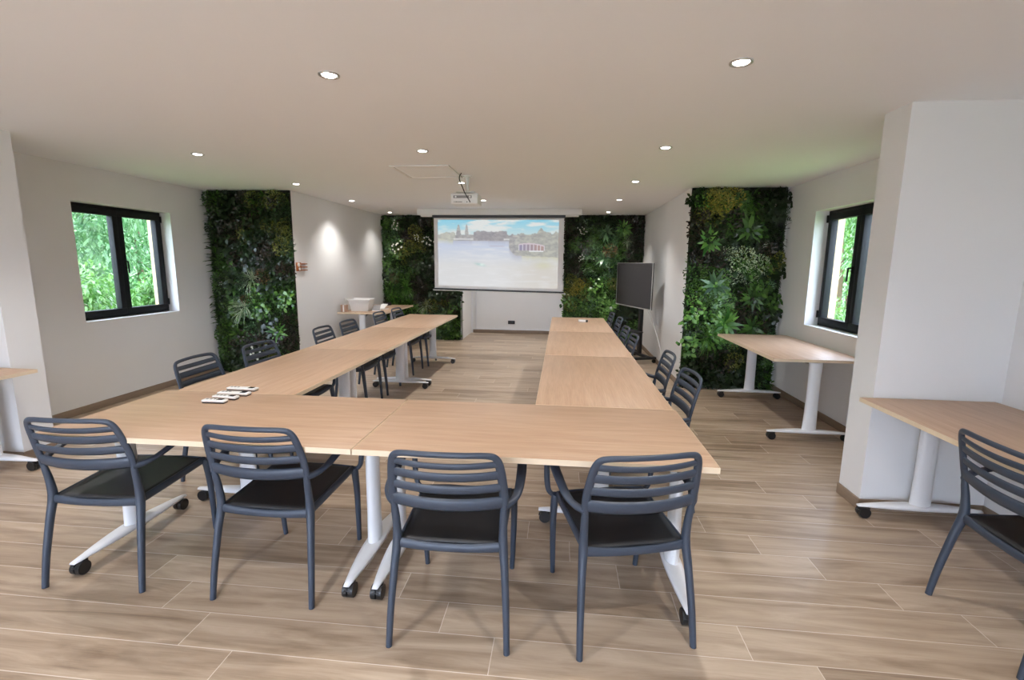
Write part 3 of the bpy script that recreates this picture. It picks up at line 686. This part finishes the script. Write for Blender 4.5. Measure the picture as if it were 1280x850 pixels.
for a, b in (((-Lh-0.001, 0.853), (Lh+0.001, 0.868)), ((-Lh-0.001, 1.550), (Lh+0.001, 1.557)), ((-Lh-0.001, 0.868), (-Lh+0.006, 1.550)), ((Lh-0.006, 0.868), (Lh+0.001, 1.550))): m.box((a[0], -0.032, a[1]), (b[0], -0.022, b[1]))
m.build('bezel', M['silver'], d)
m = MB(); m.rbox((-Lh+0.010, -0.031, 0.875), (Lh-0.010, -0.025, 1.547), 0.002, 1); m.build('screen_glass', M['tv_glass'], d)
m = MB(); m.sweep([(1.31, 7.42, 0.849), (1.36, 7.32, 0.72), (1.44, 7.2, 0.45), (1.498, 7.12, 0.20), (1.500, 7.10, 0.006)], 0.006, 0.006, up=(0, 1, 0), n=8)
tag(m.build('power_cable', M['white_plastic']), 'white cable running down from the display to the right wall', 'cable')

# ------------------------------------------------------------------ things on tables
def remote(label, x, y, rz, L_=0.145, W_=0.044):
    t = thing('remote_control', label, 'remote control', (x, y, TH), rz, 'white remote controls on the front table')
    m = MB(); m.rbox((-L_/2, -W_/2, 0.006), (L_/2, W_/2, 0.020), 0.007, 3); m.build('body', M['white_plastic'], t)
    m = MB(); m.rbox((-L_/2+0.004, -W_/2+0.003, 0.0), (L_/2-0.004, W_/2-0.003, 0.0065), 0.002, 2); m.build('underside', M['black'], t)
    m = MB(); m.rbox((L_/2-0.052, -W_/2+0.009, 0.0195), (L_/2-0.018, W_/2-0.009, 0.0212), 0.001, 1); m.build('display_window', M['tv_glass'], t)
    for k in range(3):
        m = MB(); m.rbox((-L_/2+0.018+k*0.022, -0.007, 0.0195), (-L_/2+0.031+k*0.022, 0.007, 0.0215), 0.001, 1); m.build('button', M['grey_plastic'], t)
    return t
remote('shortest white remote, nearest the viewer in the row of four', -1.908, 2.395, D(2), 0.135)
remote('white remote, second nearest the viewer in the row of four', -1.900, 2.472, D(-3), 0.15)
remote('white remote, third from the viewer in the row of four', -1.905, 2.552, D(0), 0.19, 0.05)
remote('white remote farthest from the viewer in the row of four', -1.925, 2.655, D(-2), 0.19, 0.048)
t = thing('board_eraser', 'small white block with a dark end lying alone on the right table arm', 'eraser', (0.31, 6.60, TH), D(-6))
m = MB(); m.rbox((-0.065, -0.025, 0), (0.035, 0.025, 0.03), 0.005, 2); m.build('body', M['white_plastic'], t)
m = MB(); m.rbox((0.035, -0.024, 0), (0.065, 0.024, 0.028), 0.005, 2); m.build('dark_end', M['black'], t)

# white bin with papers
t = thing('storage_bin', 'white tapered plastic storage bin on the far left table', 'bin', (-3.24, 7.50, TH), D(4))
m = MB()
def frus(m, a, b, z0, z1, th):
    o0, o1 = a, b; rings = []
    for (hx, hy, z) in ((a[0], a[1], z0), (b[0], b[1], z1), (b[0]-th, b[1]-th, z1), (a[0]-th, a[1]-th, z0+th)):
        rings.append([(-hx, -hy, z), (hx, -hy, z), (hx, hy, z), (-hx, hy, z)])
    vs = [p for r in rings for p in r]; fs = [(3, 2, 1, 0)]
    for r in range(3):
        for k in range(4): fs.append((r*4+k, r*4+(k+1) % 4, (r+1)*4+(k+1) % 4, (r+1)*4+k))
    fs.append((12, 13, 14, 15)); m.add(vs, fs)
frus(m, (0.135, 0.10), (0.17, 0.13), 0.0, 0.185, 0.006)
m.build('tub', M['white_plastic'], t)
m = MB(); m.rbox((-0.18, -0.14, 0.172), (0.18, -0.128, 0.196), 0.004, 2); m.rbox((-0.18, 0.128, 0.172), (0.18, 0.14, 0.196), 0.004, 2); m.rbox((-0.18, -0.128, 0.172), (-0.168, 0.128, 0.196), 0.004, 2); m.rbox((0.168, -0.128, 0.172), (0.18, 0.128, 0.196), 0.004, 2)
m.rbox((-0.17, -0.1315, 0.125), (0.17, -0.1235, 0.133), 0.002, 1)
m.build('rim', M['white_plastic'], t)
m = MB(); m.box((-0.20, -0.12, 0.19), (-0.185, 0.12, 0.24), Matrix.Rotation(D(-8), 4, 'Y')); m.build('lid', M['white_plastic'], t)
t = thing('cardboard_box', 'small brown box half hidden behind the white bin', 'box', (-3.43, 7.28, TH), D(0))
m = MB(); m.rbox((-0.05, -0.04, 0), (0.04, 0.05, 0.11), 0.003, 1); m.build('carton', new_mat('tan_cardboard', lin((170, 140, 120)), 0.8, noise=0.1), t)
m = MB(); m.rbox((-0.01, -0.042, 0.0), (0.01, 0.052, 0.1115), 0.001, 1); m.build('tape', M['paper'], t)
for k, (x, y, a, l) in enumerate(((-3.005, 7.54, 12, 'small open white booklet lying right of the white bin'), (-2.985, 7.78, -14, 'second open white booklet, farther back right of the bin'))):
    t = thing('booklet', l, 'booklet', (x, y, TH), D(a), 'booklets beside the white bin')
    m = MB(); m.box((-0.06, -0.07, 0.0), (0.06, 0.07, 0.014)); m.build('pages', M['paper'], t)
    m = MB(); m.add([(-0.06, -0.07, 0.0142), (0.06, -0.07, 0.0142), (0.06, 0.06, 0.085), (-0.06, 0.06, 0.085), (-0.06, -0.07, 0.0170), (0.06, -0.07, 0.0170), (0.06, 0.06, 0.089), (-0.06, 0.06, 0.089)],
                    [(3, 2, 1, 0), (4, 5, 6, 7), (0, 1, 5, 4), (1, 2, 6, 5), (2, 3, 7, 6), (3, 0, 4, 7)]); m.build('cover', M['grey_plastic'] if k == 0 else M['paper'], t)
t = thing('cable_coil', 'small black coiled cable at the far end of the left side table', 'cable', (-3.20, 8.55, TH))
m = MB()
for k in range(3):
    r = 0.075-0.006*k; m.sweep([(r*math.cos(a*PI/6), r*0.8*math.sin(a*PI/6), 0.010+0.016*k) for a in range(13)], 0.009, 0.009, n=8, sub=2)
m.build('coil', M['black'], t)
m = MB(); m.rbox((-0.11, -0.02, 0), (-0.055, 0.02, 0.035), 0.004, 2); m.build('plug', M['black'], t)

# little wooden rack on the wall
t = thing('wall_rack', 'small brown wooden rack with three pegs on the left wall', 'rack', (XBL, 6.13, 1.395))
m = MB(); m.rbox((0, 0, 0), (0.02, 0.10, 0.115), 0.003, 2); m.build('back_plate', M['rack_wood'], t)
for z in (0.006, 0.047, 0.090):
    m = MB(); m.rbox((0.002, 0.09, z), (0.03, 0.245, z+0.014), 0.003, 2); m.build('peg', M['rack_wood'], t)
m = MB(); m.cyl((0.02, 0.035, 0.085), (0.028, 0.035, 0.085), 0.026, n=20); m.cyl((0.02, 0.05, 0.03), (0.028, 0.05, 0.03), 0.02, n=20); m.build('disc', M['paper'], t)

# ------------------------------------------------------------------ plants for the green walls (grow along local -y, up is z)
def leaf(m, base, d, up, L_, W_, bend=0.3, seg=3, tip=0.0):
    """pointed leaf from base along d, drooping by bend"""
    d = Vector(d).normalized(); s = d.cross(Vector(up));
    if s.length < 1e-3: s = d.orthogonal()
    s.normalize(); n = s.cross(d).normalized(); vs = []; fs = []
    for i in range(seg+1):
        q = i/seg; w = W_*0.5*math.sin(PI*(0.12+0.88*q)**0.8)*(1.0) if i < seg else W_*tip
        p = Vector(base)+d*(L_*q)-n*(bend*L_*q*q)
        vs += [p-s*w, p+s*w]
    for i in range(seg): fs.append((2*i, 2*i+1, 2*i+3, 2*i+2))
    m.add(vs, fs, True)
def rdir(spread=1.0):
    a = random.uniform(0, 2*PI); r = math.sqrt(random.random())*spread
    return Vector((math.cos(a)*r, -1.0, math.sin(a)*r)).normalized()
def g_fern():
    m = MB()
    for k in range(11):
        a = 2*PI*k/11+random.uniform(-.2, .2); R_ = random.uniform(0.15, 0.21); out = random.uniform(0.35, 0.8)
        d = Vector((math.cos(a), -out, math.sin(a)-0.1)).normalized(); up = Vector((0, -1, 0.2)); s = d.cross(up).normalized()
        for i in range(1, 13):
            q = i/13; p = d*(R_*q)+Vector((0, 0.05, -0.06))*q*q; w = 0.052*math.sin(PI*(0.1+0.9*q)**0.7)
            for sg in (-1, 1): leaf(m, p, (d*0.45+s*sg), up, w, 0.013, 0.2, 2)
    return m
def g_box(n=150, r=0.13, ls=0.024):
    m = MB()
    for k in range(n):
        a = random.uniform(0, 2*PI); q = random.random()**0.5; p = Vector((math.cos(a)*q*r, -r*(0.15+0.5*math.sqrt(1-q*q*0.95))*random.uniform(.55, 1), math.sin(a)*q*r)); d = Vector((p.x, -0.09, p.z)).normalized(); leaf(m, p, d+Vector((random.uniform(-.8, .8), random.uniform(-.3, .3), random.uniform(-.8, .8))), (0, -1, .3), ls*random.uniform(.8, 1.4), ls*0.75, 0.2, 2)
    return m
def g_grass():
    m = MB()
    for k in range(60):
        d = rdir(1.5); leaf(m, (random.uniform(-.03, .03), 0, random.uniform(-.03, .03)), d+Vector((0, 0, 0.25)), (0, -0.3, 1), random.uniform(.14, .25), 0.009, random.uniform(.2, .7), 4)
    return m
def g_rosette(n=16, L_=0.19, W_=0.045):
    m = MB()
    for k in range(n):
        a = 2*PI*k*0.382; e = 0.35+1.1*(1-k/n)
        d = Vector((math.cos(a)*e, -0.55, math.sin(a)*e)); leaf(m, (0, 0, 0), d, (0, -1, 0.3), L_*random.uniform(.7, 1.1), W_, random.uniform(.15, .4), 4)
    return m
def g_ivy(n=46):
    m = MB()
    for k in range(n):
        p = (random.uniform(-.12, .12), -random.uniform(.02, .09), random.uniform(-.14, .12)); leaf(m, p, (random.uniform(-1, 1), -0.35, random.uniform(-1.2, .5)), (0, -1, .5), random.uniform(.045, .075), 0.046, .15, 3)
    return m
def g_flower():
    m = MB()
    for k in range(13):
        c = Vector((random.uniform(-.11, .11), -random.uniform(.09, .14), random.uniform(-.07, .07)))
        for q in range(5):
            a = 2*PI*q/5; leaf(m, c, (math.cos(a), -0.3, math.sin(a)), (0, -1, 0), 0.020, 0.014, 0.1, 2)
    return m
def g_moss():
    m = MB()
    for b in range(9):
        c = Vector((random.uniform(-.09, .09), -0.03, random.uniform(-.08, .08))); R_ = random.uniform(.03, .055)
        for k in range(34):
            d = rdir(2.0); leaf(m, c+d*R_, d, (0, 0, 1), 0.016, 0.012, .1, 2)
    return m
def g_lance():
    m = MB()
    for k in range(26):
        z = random.uniform(-.10, .10); x = random.uniform(-.09, .09)
        leaf(m, (x, -.01, z), (x*5+random.uniform(-.4, .4), -0.8, 0.5+random.uniform(-.5, .6)), (0, -.6, 1), random.uniform(.09, .15), 0.024, random.uniform(.2, .6), 3)
    return m
PROTO = {}
def proto(key, gen, mat, name):
    mb = gen(); me = bpy.data.meshes.new(name); me.from_pydata(mb.v, [], mb.f); me.materials.append(mat); me.polygons.foreach_set('use_smooth', mb.sm); me.update()
    PROTO.setdefault(key, []).append((me, name))
for mt in (L_MID, L_BRIGHT, L_DARK): proto('fern', g_fern, mt, 'fern')
for mt in (L_MID, L_BRIGHT, L_DARK, L_BLUE): proto('box', g_box, mt, 'small_leaf_shrub')
for mt in (L_MID, L_BRIGHT, L_DARK): proto('grass', g_grass, mt, 'grass_tuft')
for mt in (L_BRIGHT, L_MID, L_BLUE): proto('rosette', g_rosette, mt, 'leaf_rosette')
for mt in (L_MID, L_DARK, L_BRIGHT): proto('ivy', g_ivy, mt, 'ivy_sprig')
for mt in (L_MID, L_BRIGHT, L_DARK, L_BLUE): proto('lance', g_lance, mt, 'lance_leaf_plant')
proto('flower', g_flower, L_WHITE, 'white_flowers'); proto('vari', g_grass, L_VARI, 'striped_leaf_tuft')
proto('yellow', g_box, L_YELL, 'yellow_shrub'); proto('olive', g_box, L_OLIVE, 'olive_shrub'); proto('olive', g_moss, L_OLIVE, 'moss_cushion')
proto('rust', g_box, L_RUST, 'rust_brown_tuft'); proto('purple', lambda: g_box(130, .14, .03), L_PURP, 'purple_brown_shrub')
proto('dusty', lambda: g_box(200, .14, .02), L_VARI, 'pale_leaf_shrub')

def plant_wall(label, x0, x1, y_wall, seed, zones, features, dens=1.0, z0=0.0, z1=ZC):
    """zones: list of (u0,u1,v0,v1,[(kind,variant)...]) chosen by position; features: single plants (u,v,kind,variant,scale)"""
    rnd = random.Random(seed); random.seed(seed)
    t = thing('plant_wall', label, 'plant wall', ((x0+x1)/2, y_wall, 0))
    hw = (x1-x0)/2
    m = MB(); m.rbox((-hw, -0.035, z0+0.006), (hw, 0, z1-0.004), 0.004, 1); m.build('backing_board', M['felt'], t)
    # close low carpet of leaves, also wrapping the edges
    m = MB(); n = int(7500*hw*2*dens)
    for k in range(n):
        x = rnd.uniform(-hw, hw); z = rnd.uniform(z0+0.02, z1-0.03)
        leaf(m, (x, -0.034, z), (rnd.uniform(-.9, .9), -rnd.uniform(.25, 1), rnd.uniform(-.9, .7)), (0, -.4, 1), rnd.uniform(.025, .055), 0.018, .2, 2)
    for s in (-1, 1):
        for k in range(900):
            z = rnd.uniform(z0+0.03, z1-0.04); p = (s*(hw-0.022), -0.0355-rnd.uniform(.0, .012), z)
            leaf(m, p, (s*rnd.uniform(.2, 1.0), -rnd.uniform(.2, .9), rnd.uniform(-.9, .5)), (0, -.4, 1), rnd.uniform(.022, .048), 0.015, .2, 2)
    fo = m.build('leaf_carpet', L_CARPET, t); fo['kind'] = 'stuff'
    H_ = z1-z0; used = {}
    sp = 0.135; ny = int(H_/sp); nx = max(3, round(2*hw/sp)); i = 0
    def put(kind, var, u, v, s, dy=0.0):
        me, nm = PROTO[kind][var % len(PROTO[kind])]
        x = -hw+2*hw*u; z = z0+H_*(1-v); mg = 0.095 if kind in ('box', 'purple', 'yellow', 'olive', 'rust', 'dusty') else 0.075
        x = max(-hw+mg, min(hw-mg, x)); z = max(z0+0.10, min(z1-0.12, z))
        o = bpy.data.objects.new(nm, me); COL.objects.link(o); o.parent = t; o.location = (x, -0.03-dy, z)
        o.rotation_euler = (rnd.uniform(-.15, .15), rnd.uniform(-.5, .5) if kind in ('ivy', 'lance', 'grass', 'vari') else rnd.uniform(-3, 3), rnd.uniform(-.15, .15)); o.scale = (s, s*rnd.uniform(.75, 1), s)
    cnt = 0; names = {}
    for j in range(ny):
        for i in range(nx):
            u = (i+0.5+rnd.uniform(-.35, .35)+(0.25 if j % 2 else -0.25))/nx; v = (j+0.5+rnd.uniform(-.35, .35))/ny
            pool = None
            for (a, b, c_, d_, pl) in zones:
                if a <= u < b and c_ <= v < d_: pool = pl; break
            if pool is None: pool = [('box', 2), ('ivy', 1), ('purple', 0)]
            k, var = pool[rnd.randrange(len(pool))]
            nm = PROTO[k][var % len(PROTO[k])][1]; names[nm] = names.get(nm, 0)+1
            if names[nm] > 92: k = 'lance' if nm != 'lance_leaf_plant' else 'fern'
            put(k, var, u, v, rnd.uniform(.72, 1.05))
    for (u, v, k, var, s) in features: put(k, var, u, v, s, 0.035)
    return t
DK = [('box', 2), ('ivy', 1), ('purple', 0), ('fern', 2), ('purple', 0), ('lance', 2)]
GM = [('box', 0), ('lance', 0), ('ivy', 0), ('fern', 0), ('box', 3)]
GB = [('box', 1), ('lance', 1), ('fern', 1), ('ivy', 2), ('box', 0)]
OL = [('olive', 0), ('olive', 1), ('box', 2), ('lance', 0), ('purple', 0)]
# left jog
plant_wall('narrow dark plant wall near the left window, with pale striped tufts', -4.685, -3.535, YJ, 11,
    [(0, .18, 0, 1, [('box', 0), ('lance', 0), ('box', 2)]), (.18, .55, 0, .12, DK), (.55, 1, .02, .12, OL), (.2, .5, .12, .26, OL+DK), (.6, .95, .17, .30, OL), (.5, 1, .28, .46, DK), (.15, .45, .3, .45, GM+DK), (.5, 1, .5, .70, [('ivy', 0), ('ivy', 2), ('box', 0)]),
     (.15, .5, .62, .80, GM), (.45, .65, .68, .82, DK), (.2, .5, .45, .6, DK+GM), (.6, 1, .82, 1, OL+GM)],
    [(.50, .47, 'vari', 0, 1.0), (.38, .63, 'vari', 0, 1.05), (.78, .76, 'rosette', 0, 1.0), (.28, .78, 'rosette', 1, .9), (.64, .46, 'rust', 0, .8), (.27, .52, 'rosette', 1, .75), (.52, .89, 'flower', 0, 1.0), (.12, .5, 'flower', 0, .3), (.40, .585, 'rust', 0, .5)])
# right jog
plant_wall('narrow lush plant wall beside the right window table, yellow shrub near its top', 1.52, 2.60, YJ, 23,
    [(.12, .45, 0, .14, [('yellow', 0), ('box', 1), ('olive', 0)]), (0, .42, .12, .20, OL), (.45, .7, .02, .22, [('lance', 0), ('ivy', 0), ('fern', 0)]), (.7, 1, 0, .3, DK), (.42, .95, .30, .44, [('dusty', 0), ('ivy', 0), ('olive', 0)]), (.85, 1, .3, 1, GM),
     (0, .55, .36, .50, GB), (0, .5, .50, .74, GB+[('fern', 1), ('box', 3)]), (0, .14, .7, .82, GB), (.5, .85, .44, .62, DK+GM), (0, .5, .74, 1, DK), (.48, .62, .72, .95, OL)],
    [(.20, .26, 'rosette', 0, 1.1), (.58, .345, 'dusty', 0, 1.1), (.75, .37, 'dusty', 0, .9), (.72, .53, 'rosette', 1, 1.05), (.62, .20, 'rosette', 1, 1.1), (.45, .66, 'rosette', 0, 1.2), (.12, .62, 'flower', 0, .3), (.32, .08, 'yellow', 0, 1.0), (.22, .02, 'yellow', 0, .7), (.75, .68, 'rosette', 1, 1.1), (.25, .74, 'grass', 1, 1.2), (.3, .47, 'rosette', 2, 1.1),
     (.85, .09, 'flower', 0, .3), (.80, .275, 'flower', 0, .25), (.56, .85, 'olive', 0, .9)])
# far wall, left of the screen
plant_wall('far plant wall left of the projection screen, with olive and white patches', -3.52, -1.985, YB, 31,
    [(0, .25, 0, .2, GM), (.2, .55, .05, .25, OL), (.5, 1, 0, .35, DK+OL), (0, .18, .15, .6, GM), (.18, .5, .25, .40, OL), (0, .4, .42, .85, [('grass', 1), ('grass', 0), ('lance', 1), ('box', 0)]), (.4, .65, .4, .7, DK+[('rust', 0)]), (.4, 1, .7, .85, OL+GM), (.4, 1, .85, 1, GM), (.6, 1, .35, .7, DK)],
    [(.18, .08, 'flower', 0, .8), (.46, .18, 'flower', 0, .6), (.62, .20, 'flower', 0, 1.0), (.22, .25, 'flower', 0, 1.1), (.36, .26, 'olive', 0, 1.1), (.42, .13, 'olive', 0, 1.0), (.30, .58, 'grass', 1, 1.4), (.12, .70, 'grass', 1, 1.3), (.35, .72, 'grass', 1, 1.2), (.55, .72, 'vari', 0, 1.0), (.15, .5, 'rust', 0, .8), (.62, .72, 'olive', 0, 1.1), (.84, .79, 'rosette', 1, 1.1), (.7, .9, 'rosette', 1, 1.0)])
# far wall, right of the screen
plant_wall('far plant wall right of the projection screen, behind the display', 0.045, 1.505, YB, 47,
    [(0, .3, 0, .25, DK+GM), (.25, .8, .05, .5, [('box', 3), ('lance', 3), ('lance', 0), ('fern', 0), ('box', 0)]), (.8, 1, 0, .5, DK), (0, .3, .5, .65, [('olive', 0), ('box', 0)]), (.6, .9, .3, .5, OL+GM), (0, .4, .65, 1, [('box', 3), ('box', 0), ('ivy', 0)]), (.3, .7, .5, .75, GB), (.4, 1, .75, 1, GM+DK), (.7, 1, .5, .75, DK)],
    [(.74, .10, 'rosette', 0, 1.1), (.20, .12, 'flower', 0, .8), (.22, .33, 'flower', 0, .6), (.58, .27, 'rust', 0, 1.0), (.52, .13, 'rosette', 2, 1.0), (.50, .33, 'rosette', 2, 1.0), (.20, .53, 'yellow', 0, .85), (.14, .58, 'yellow', 0, .7), (.10, .50, 'olive', 0, .9), (.10, .70, 'olive', 0, .9), (.68, .36, 'lance', 0, 1.3), (.62, .69, 'rosette', 0, 1.0), (.64, .52, 'olive', 0, .9), (.55, .90, 'rosette', 2, .9), (.80, .20, 'vari', 0, .6), (.85, .90, 'rosette', 0, .9)])

# ------------------------------------------------------------------ outside: ground, trees and shrubs beyond the windows
m = MB(); m.box((-30, -16, -0.9), (-5.3, 30, -0.7)); struct(m.build('ground_left', M['lawn']), 'grass outside the left window')
m = MB(); m.box((3.2, -16, -0.9), (30, 30, -0.7)); struct(m.build('ground_right', M['lawn']), 'grass outside the right window')
m = MB(); m.box((-5.3, -16, -0.22), (3.2, -3.3, -0.12)); struct(m.build('ground_front', new_mat('pale_terrace_stone', lin((190, 182, 170)), 0.8, noise=0.1, nscale=4)), 'pale terrace outside the glazed door')
def tree(label, x, y, z0, h, r, mat, seed, name='leafy_tree', cat='tree', n=5200, group=None, ls=0.10):
    rnd = random.Random(seed)
    t = thing(name, label, cat, (x, y, z0), 0, group)
    m = MB(); m.sweep([(0, 0, -0.05), (0.05, 0.03, h*0.3), (-0.05, 0.06, h*0.6), (0, 0, h*0.8)], [0.13, 0.10, 0.07, 0.03], [0.13, 0.10, 0.07, 0.03], up=(0, 1, 0), n=10); m.build('trunk', M['bark'], t)
    m = MB(); cl = []
    for k in range(46):
        a = rnd.uniform(0, 2*PI); q = rnd.random(); rr = r*math.sqrt(rnd.random())*(0.55+0.45*math.sin(PI*q)); cl.append((rr*math.cos(a), rr*math.sin(a), h*(0.06+0.9*q), rnd.uniform(.5, .8)*r*0.5))
    for k in range(n):
        cx_, cy_, cz_, cr = cl[rnd.randrange(len(cl))]
        a = rnd.uniform(0, 2*PI); cp = rnd.uniform(-1, 1); sp_ = math.sqrt(1-cp*cp); d_ = Vector((sp_*math.cos(a), sp_*math.sin(a), cp))
        leaf(m, Vector((cx_, cy_, cz_))+d_*cr*rnd.uniform(.7, 1.05), d_+Vector((rnd.uniform(-.7, .7), rnd.uniform(-.7, .7), rnd.uniform(-.9, .2))), (0, 0, 1), ls*rnd.uniform(.7, 1.4), ls*0.45, .3, 2)
    m.build('crown', mat, t)
    return t
GT, GSH = 'trees outside the windows', 'shrubs outside the windows'
def bank(name, x0, dx, sgn, y0, y1, h, label):
    m = MB(); NX, NY = 26, 60; vs = []
    for i in range(NX+1):
        for j in range(NY+1):
            q = i/NX; y = y0+(y1-y0)*j/NY
            vs.append((x0+sgn*dx*q, y, -0.72+h*q**1.3+1.1*(fbm(q*6, y*0.5, 77)-0.4)*min(1, q*3)))
    m.add(vs, [(i*(NY+1)+j, i*(NY+1)+j+1, (i+1)*(NY+1)+j+1, (i+1)*(NY+1)+j) for i in range(NX) for j in range(NY)], True)
    return struct(m.build(name, M['slope'], None), label)
M['slope'] = new_mat('leafy_hillside', lin((84, 118, 68)), 0.9, noise=0.55, nscale=2.2)
bank('hill_1', -18.5, 12, -1, 2, 40, 14, 'green wooded slope beyond the left window')
bank('hill_2', 15.5, 14, 1, 14, 50, 9, 'green wooded slope beyond the right window')
tree('cool green tree filling the left sash of the left window', -10.1, 8.7, -0.7, 6.2, 1.9, L_OUT2, 1, n=12000, group=GT, ls=.12)
tree('cool green tree seen through the right sash of the left window', -10.0, 13.1, -0.7, 6.4, 1.9, L_OUT2, 2, n=12000, group=GT, ls=.12)
tree('large farther tree showing between the two nearer ones outside the left window', -16.0, 16.8, -0.7, 9.5, 3.6, L_OUT2, 3, n=15000, group=GT, ls=.22)
tree('fresh light green shrub low outside the left window', -6.6, 6.0, -0.7, 2.0, 0.82, L_OUT, 4, 'leafy_shrub', 'shrub', 7000, GSH, .085)
tree('second light green shrub, right of the first outside the left window', -6.75, 7.6, -0.7, 1.95, 0.80, L_OUT, 5, 'leafy_shrub', 'shrub', 7000, GSH, .085)
tree('light green tree seen through the right window', 7.3, 13.6, -0.7, 5.8, 1.9, L_OUT, 6, n=12000, group=GT, ls=.12)
tree('taller pale green tree farther out beyond the right window', 12.6, 22.5, -0.7, 9.5, 3.8, L_OUT2, 8, n=15000, group=GT, ls=.22)
tree('low shrub beyond the right window', 5.2, 9.9, -0.7, 1.5, 0.75, L_OUT, 9, 'leafy_shrub', 'shrub', 4500, GSH, .085)

# ------------------------------------------------------------------ daylight
wd = bpy.data.worlds.new('overcast_sky'); sc.world = wd; wd.use_nodes = True; nt = wd.node_tree
bg = nt.nodes['Background']; tc = nt.nodes.new('ShaderNodeTexCoord'); sp = nt.nodes.new('ShaderNodeSeparateXYZ'); nt.links.new(tc.outputs['Generated'], sp.inputs[0])
cr = nt.nodes.new('ShaderNodeValToRGB'); cr.color_ramp.elements[0].position = 0.45; cr.color_ramp.elements[0].color = (0.30, 0.33, 0.33, 1)
cr.color_ramp.elements[1].position = 0.55; cr.color_ramp.elements[1].color = (0.72, 0.80, 1.0, 1)
mr = nt.nodes.new('ShaderNodeMapRange'); mr.inputs[1].default_value = -1; mr.inputs[2].default_value = 1; nt.links.new(sp.outputs[2], mr.inputs[0]); nt.links.new(mr.outputs[0], cr.inputs[0])
nt.links.new(cr.outputs[0], bg.inputs[0]); bg.inputs[1].default_value = 19.0

# ------------------------------------------------------------------ camera
YAW, PITCH, ROLL, FPX, HC = -0.10151, 0.15847, 0.00998, 596.6711, 1.52246
cy, sy = math.cos(YAW), math.sin(YAW)
fw = Vector((sy*math.cos(PITCH), cy*math.cos(PITCH), -math.sin(PITCH))); rt = Vector((cy, -sy, 0)); up = rt.cross(fw)
r2 = rt*math.cos(ROLL)+up*math.sin(ROLL); u2 = -rt*math.sin(ROLL)+up*math.cos(ROLL)
cd = bpy.data.cameras.new('camera'); cam = bpy.data.objects.new('camera', cd); COL.objects.link(cam)
cd.sensor_fit = 'HORIZONTAL'; cd.sensor_width = 36.0; cd.lens = 36.0*FPX/1280; cd.clip_start = 0.05; cd.clip_end = 200
Mx = Matrix.Identity(4)
for i in range(3): Mx[i][0] = r2[i]; Mx[i][1] = u2[i]; Mx[i][2] = -fw[i]
Mx[0][3], Mx[1][3], Mx[2][3] = 0, 0, HC
cam.matrix_world = Mx; sc.camera = cam

vs_ = sc.view_settings; sc.display_settings.display_device = 'sRGB'
vs_.view_transform = 'Standard'; vs_.look = 'None'; vs_.gamma = 1.0; vs_.exposure = 0.0; vs_.use_curve_mapping = False
cy_ = sc.cycles; cy_.use_denoising = True; cy_.max_bounces = 10; cy_.diffuse_bounces = 6; cy_.transparent_max_bounces = 12; cy_.sample_clamp_indirect = 6.0; cy_.caustics_reflective = False; cy_.caustics_refractive = False
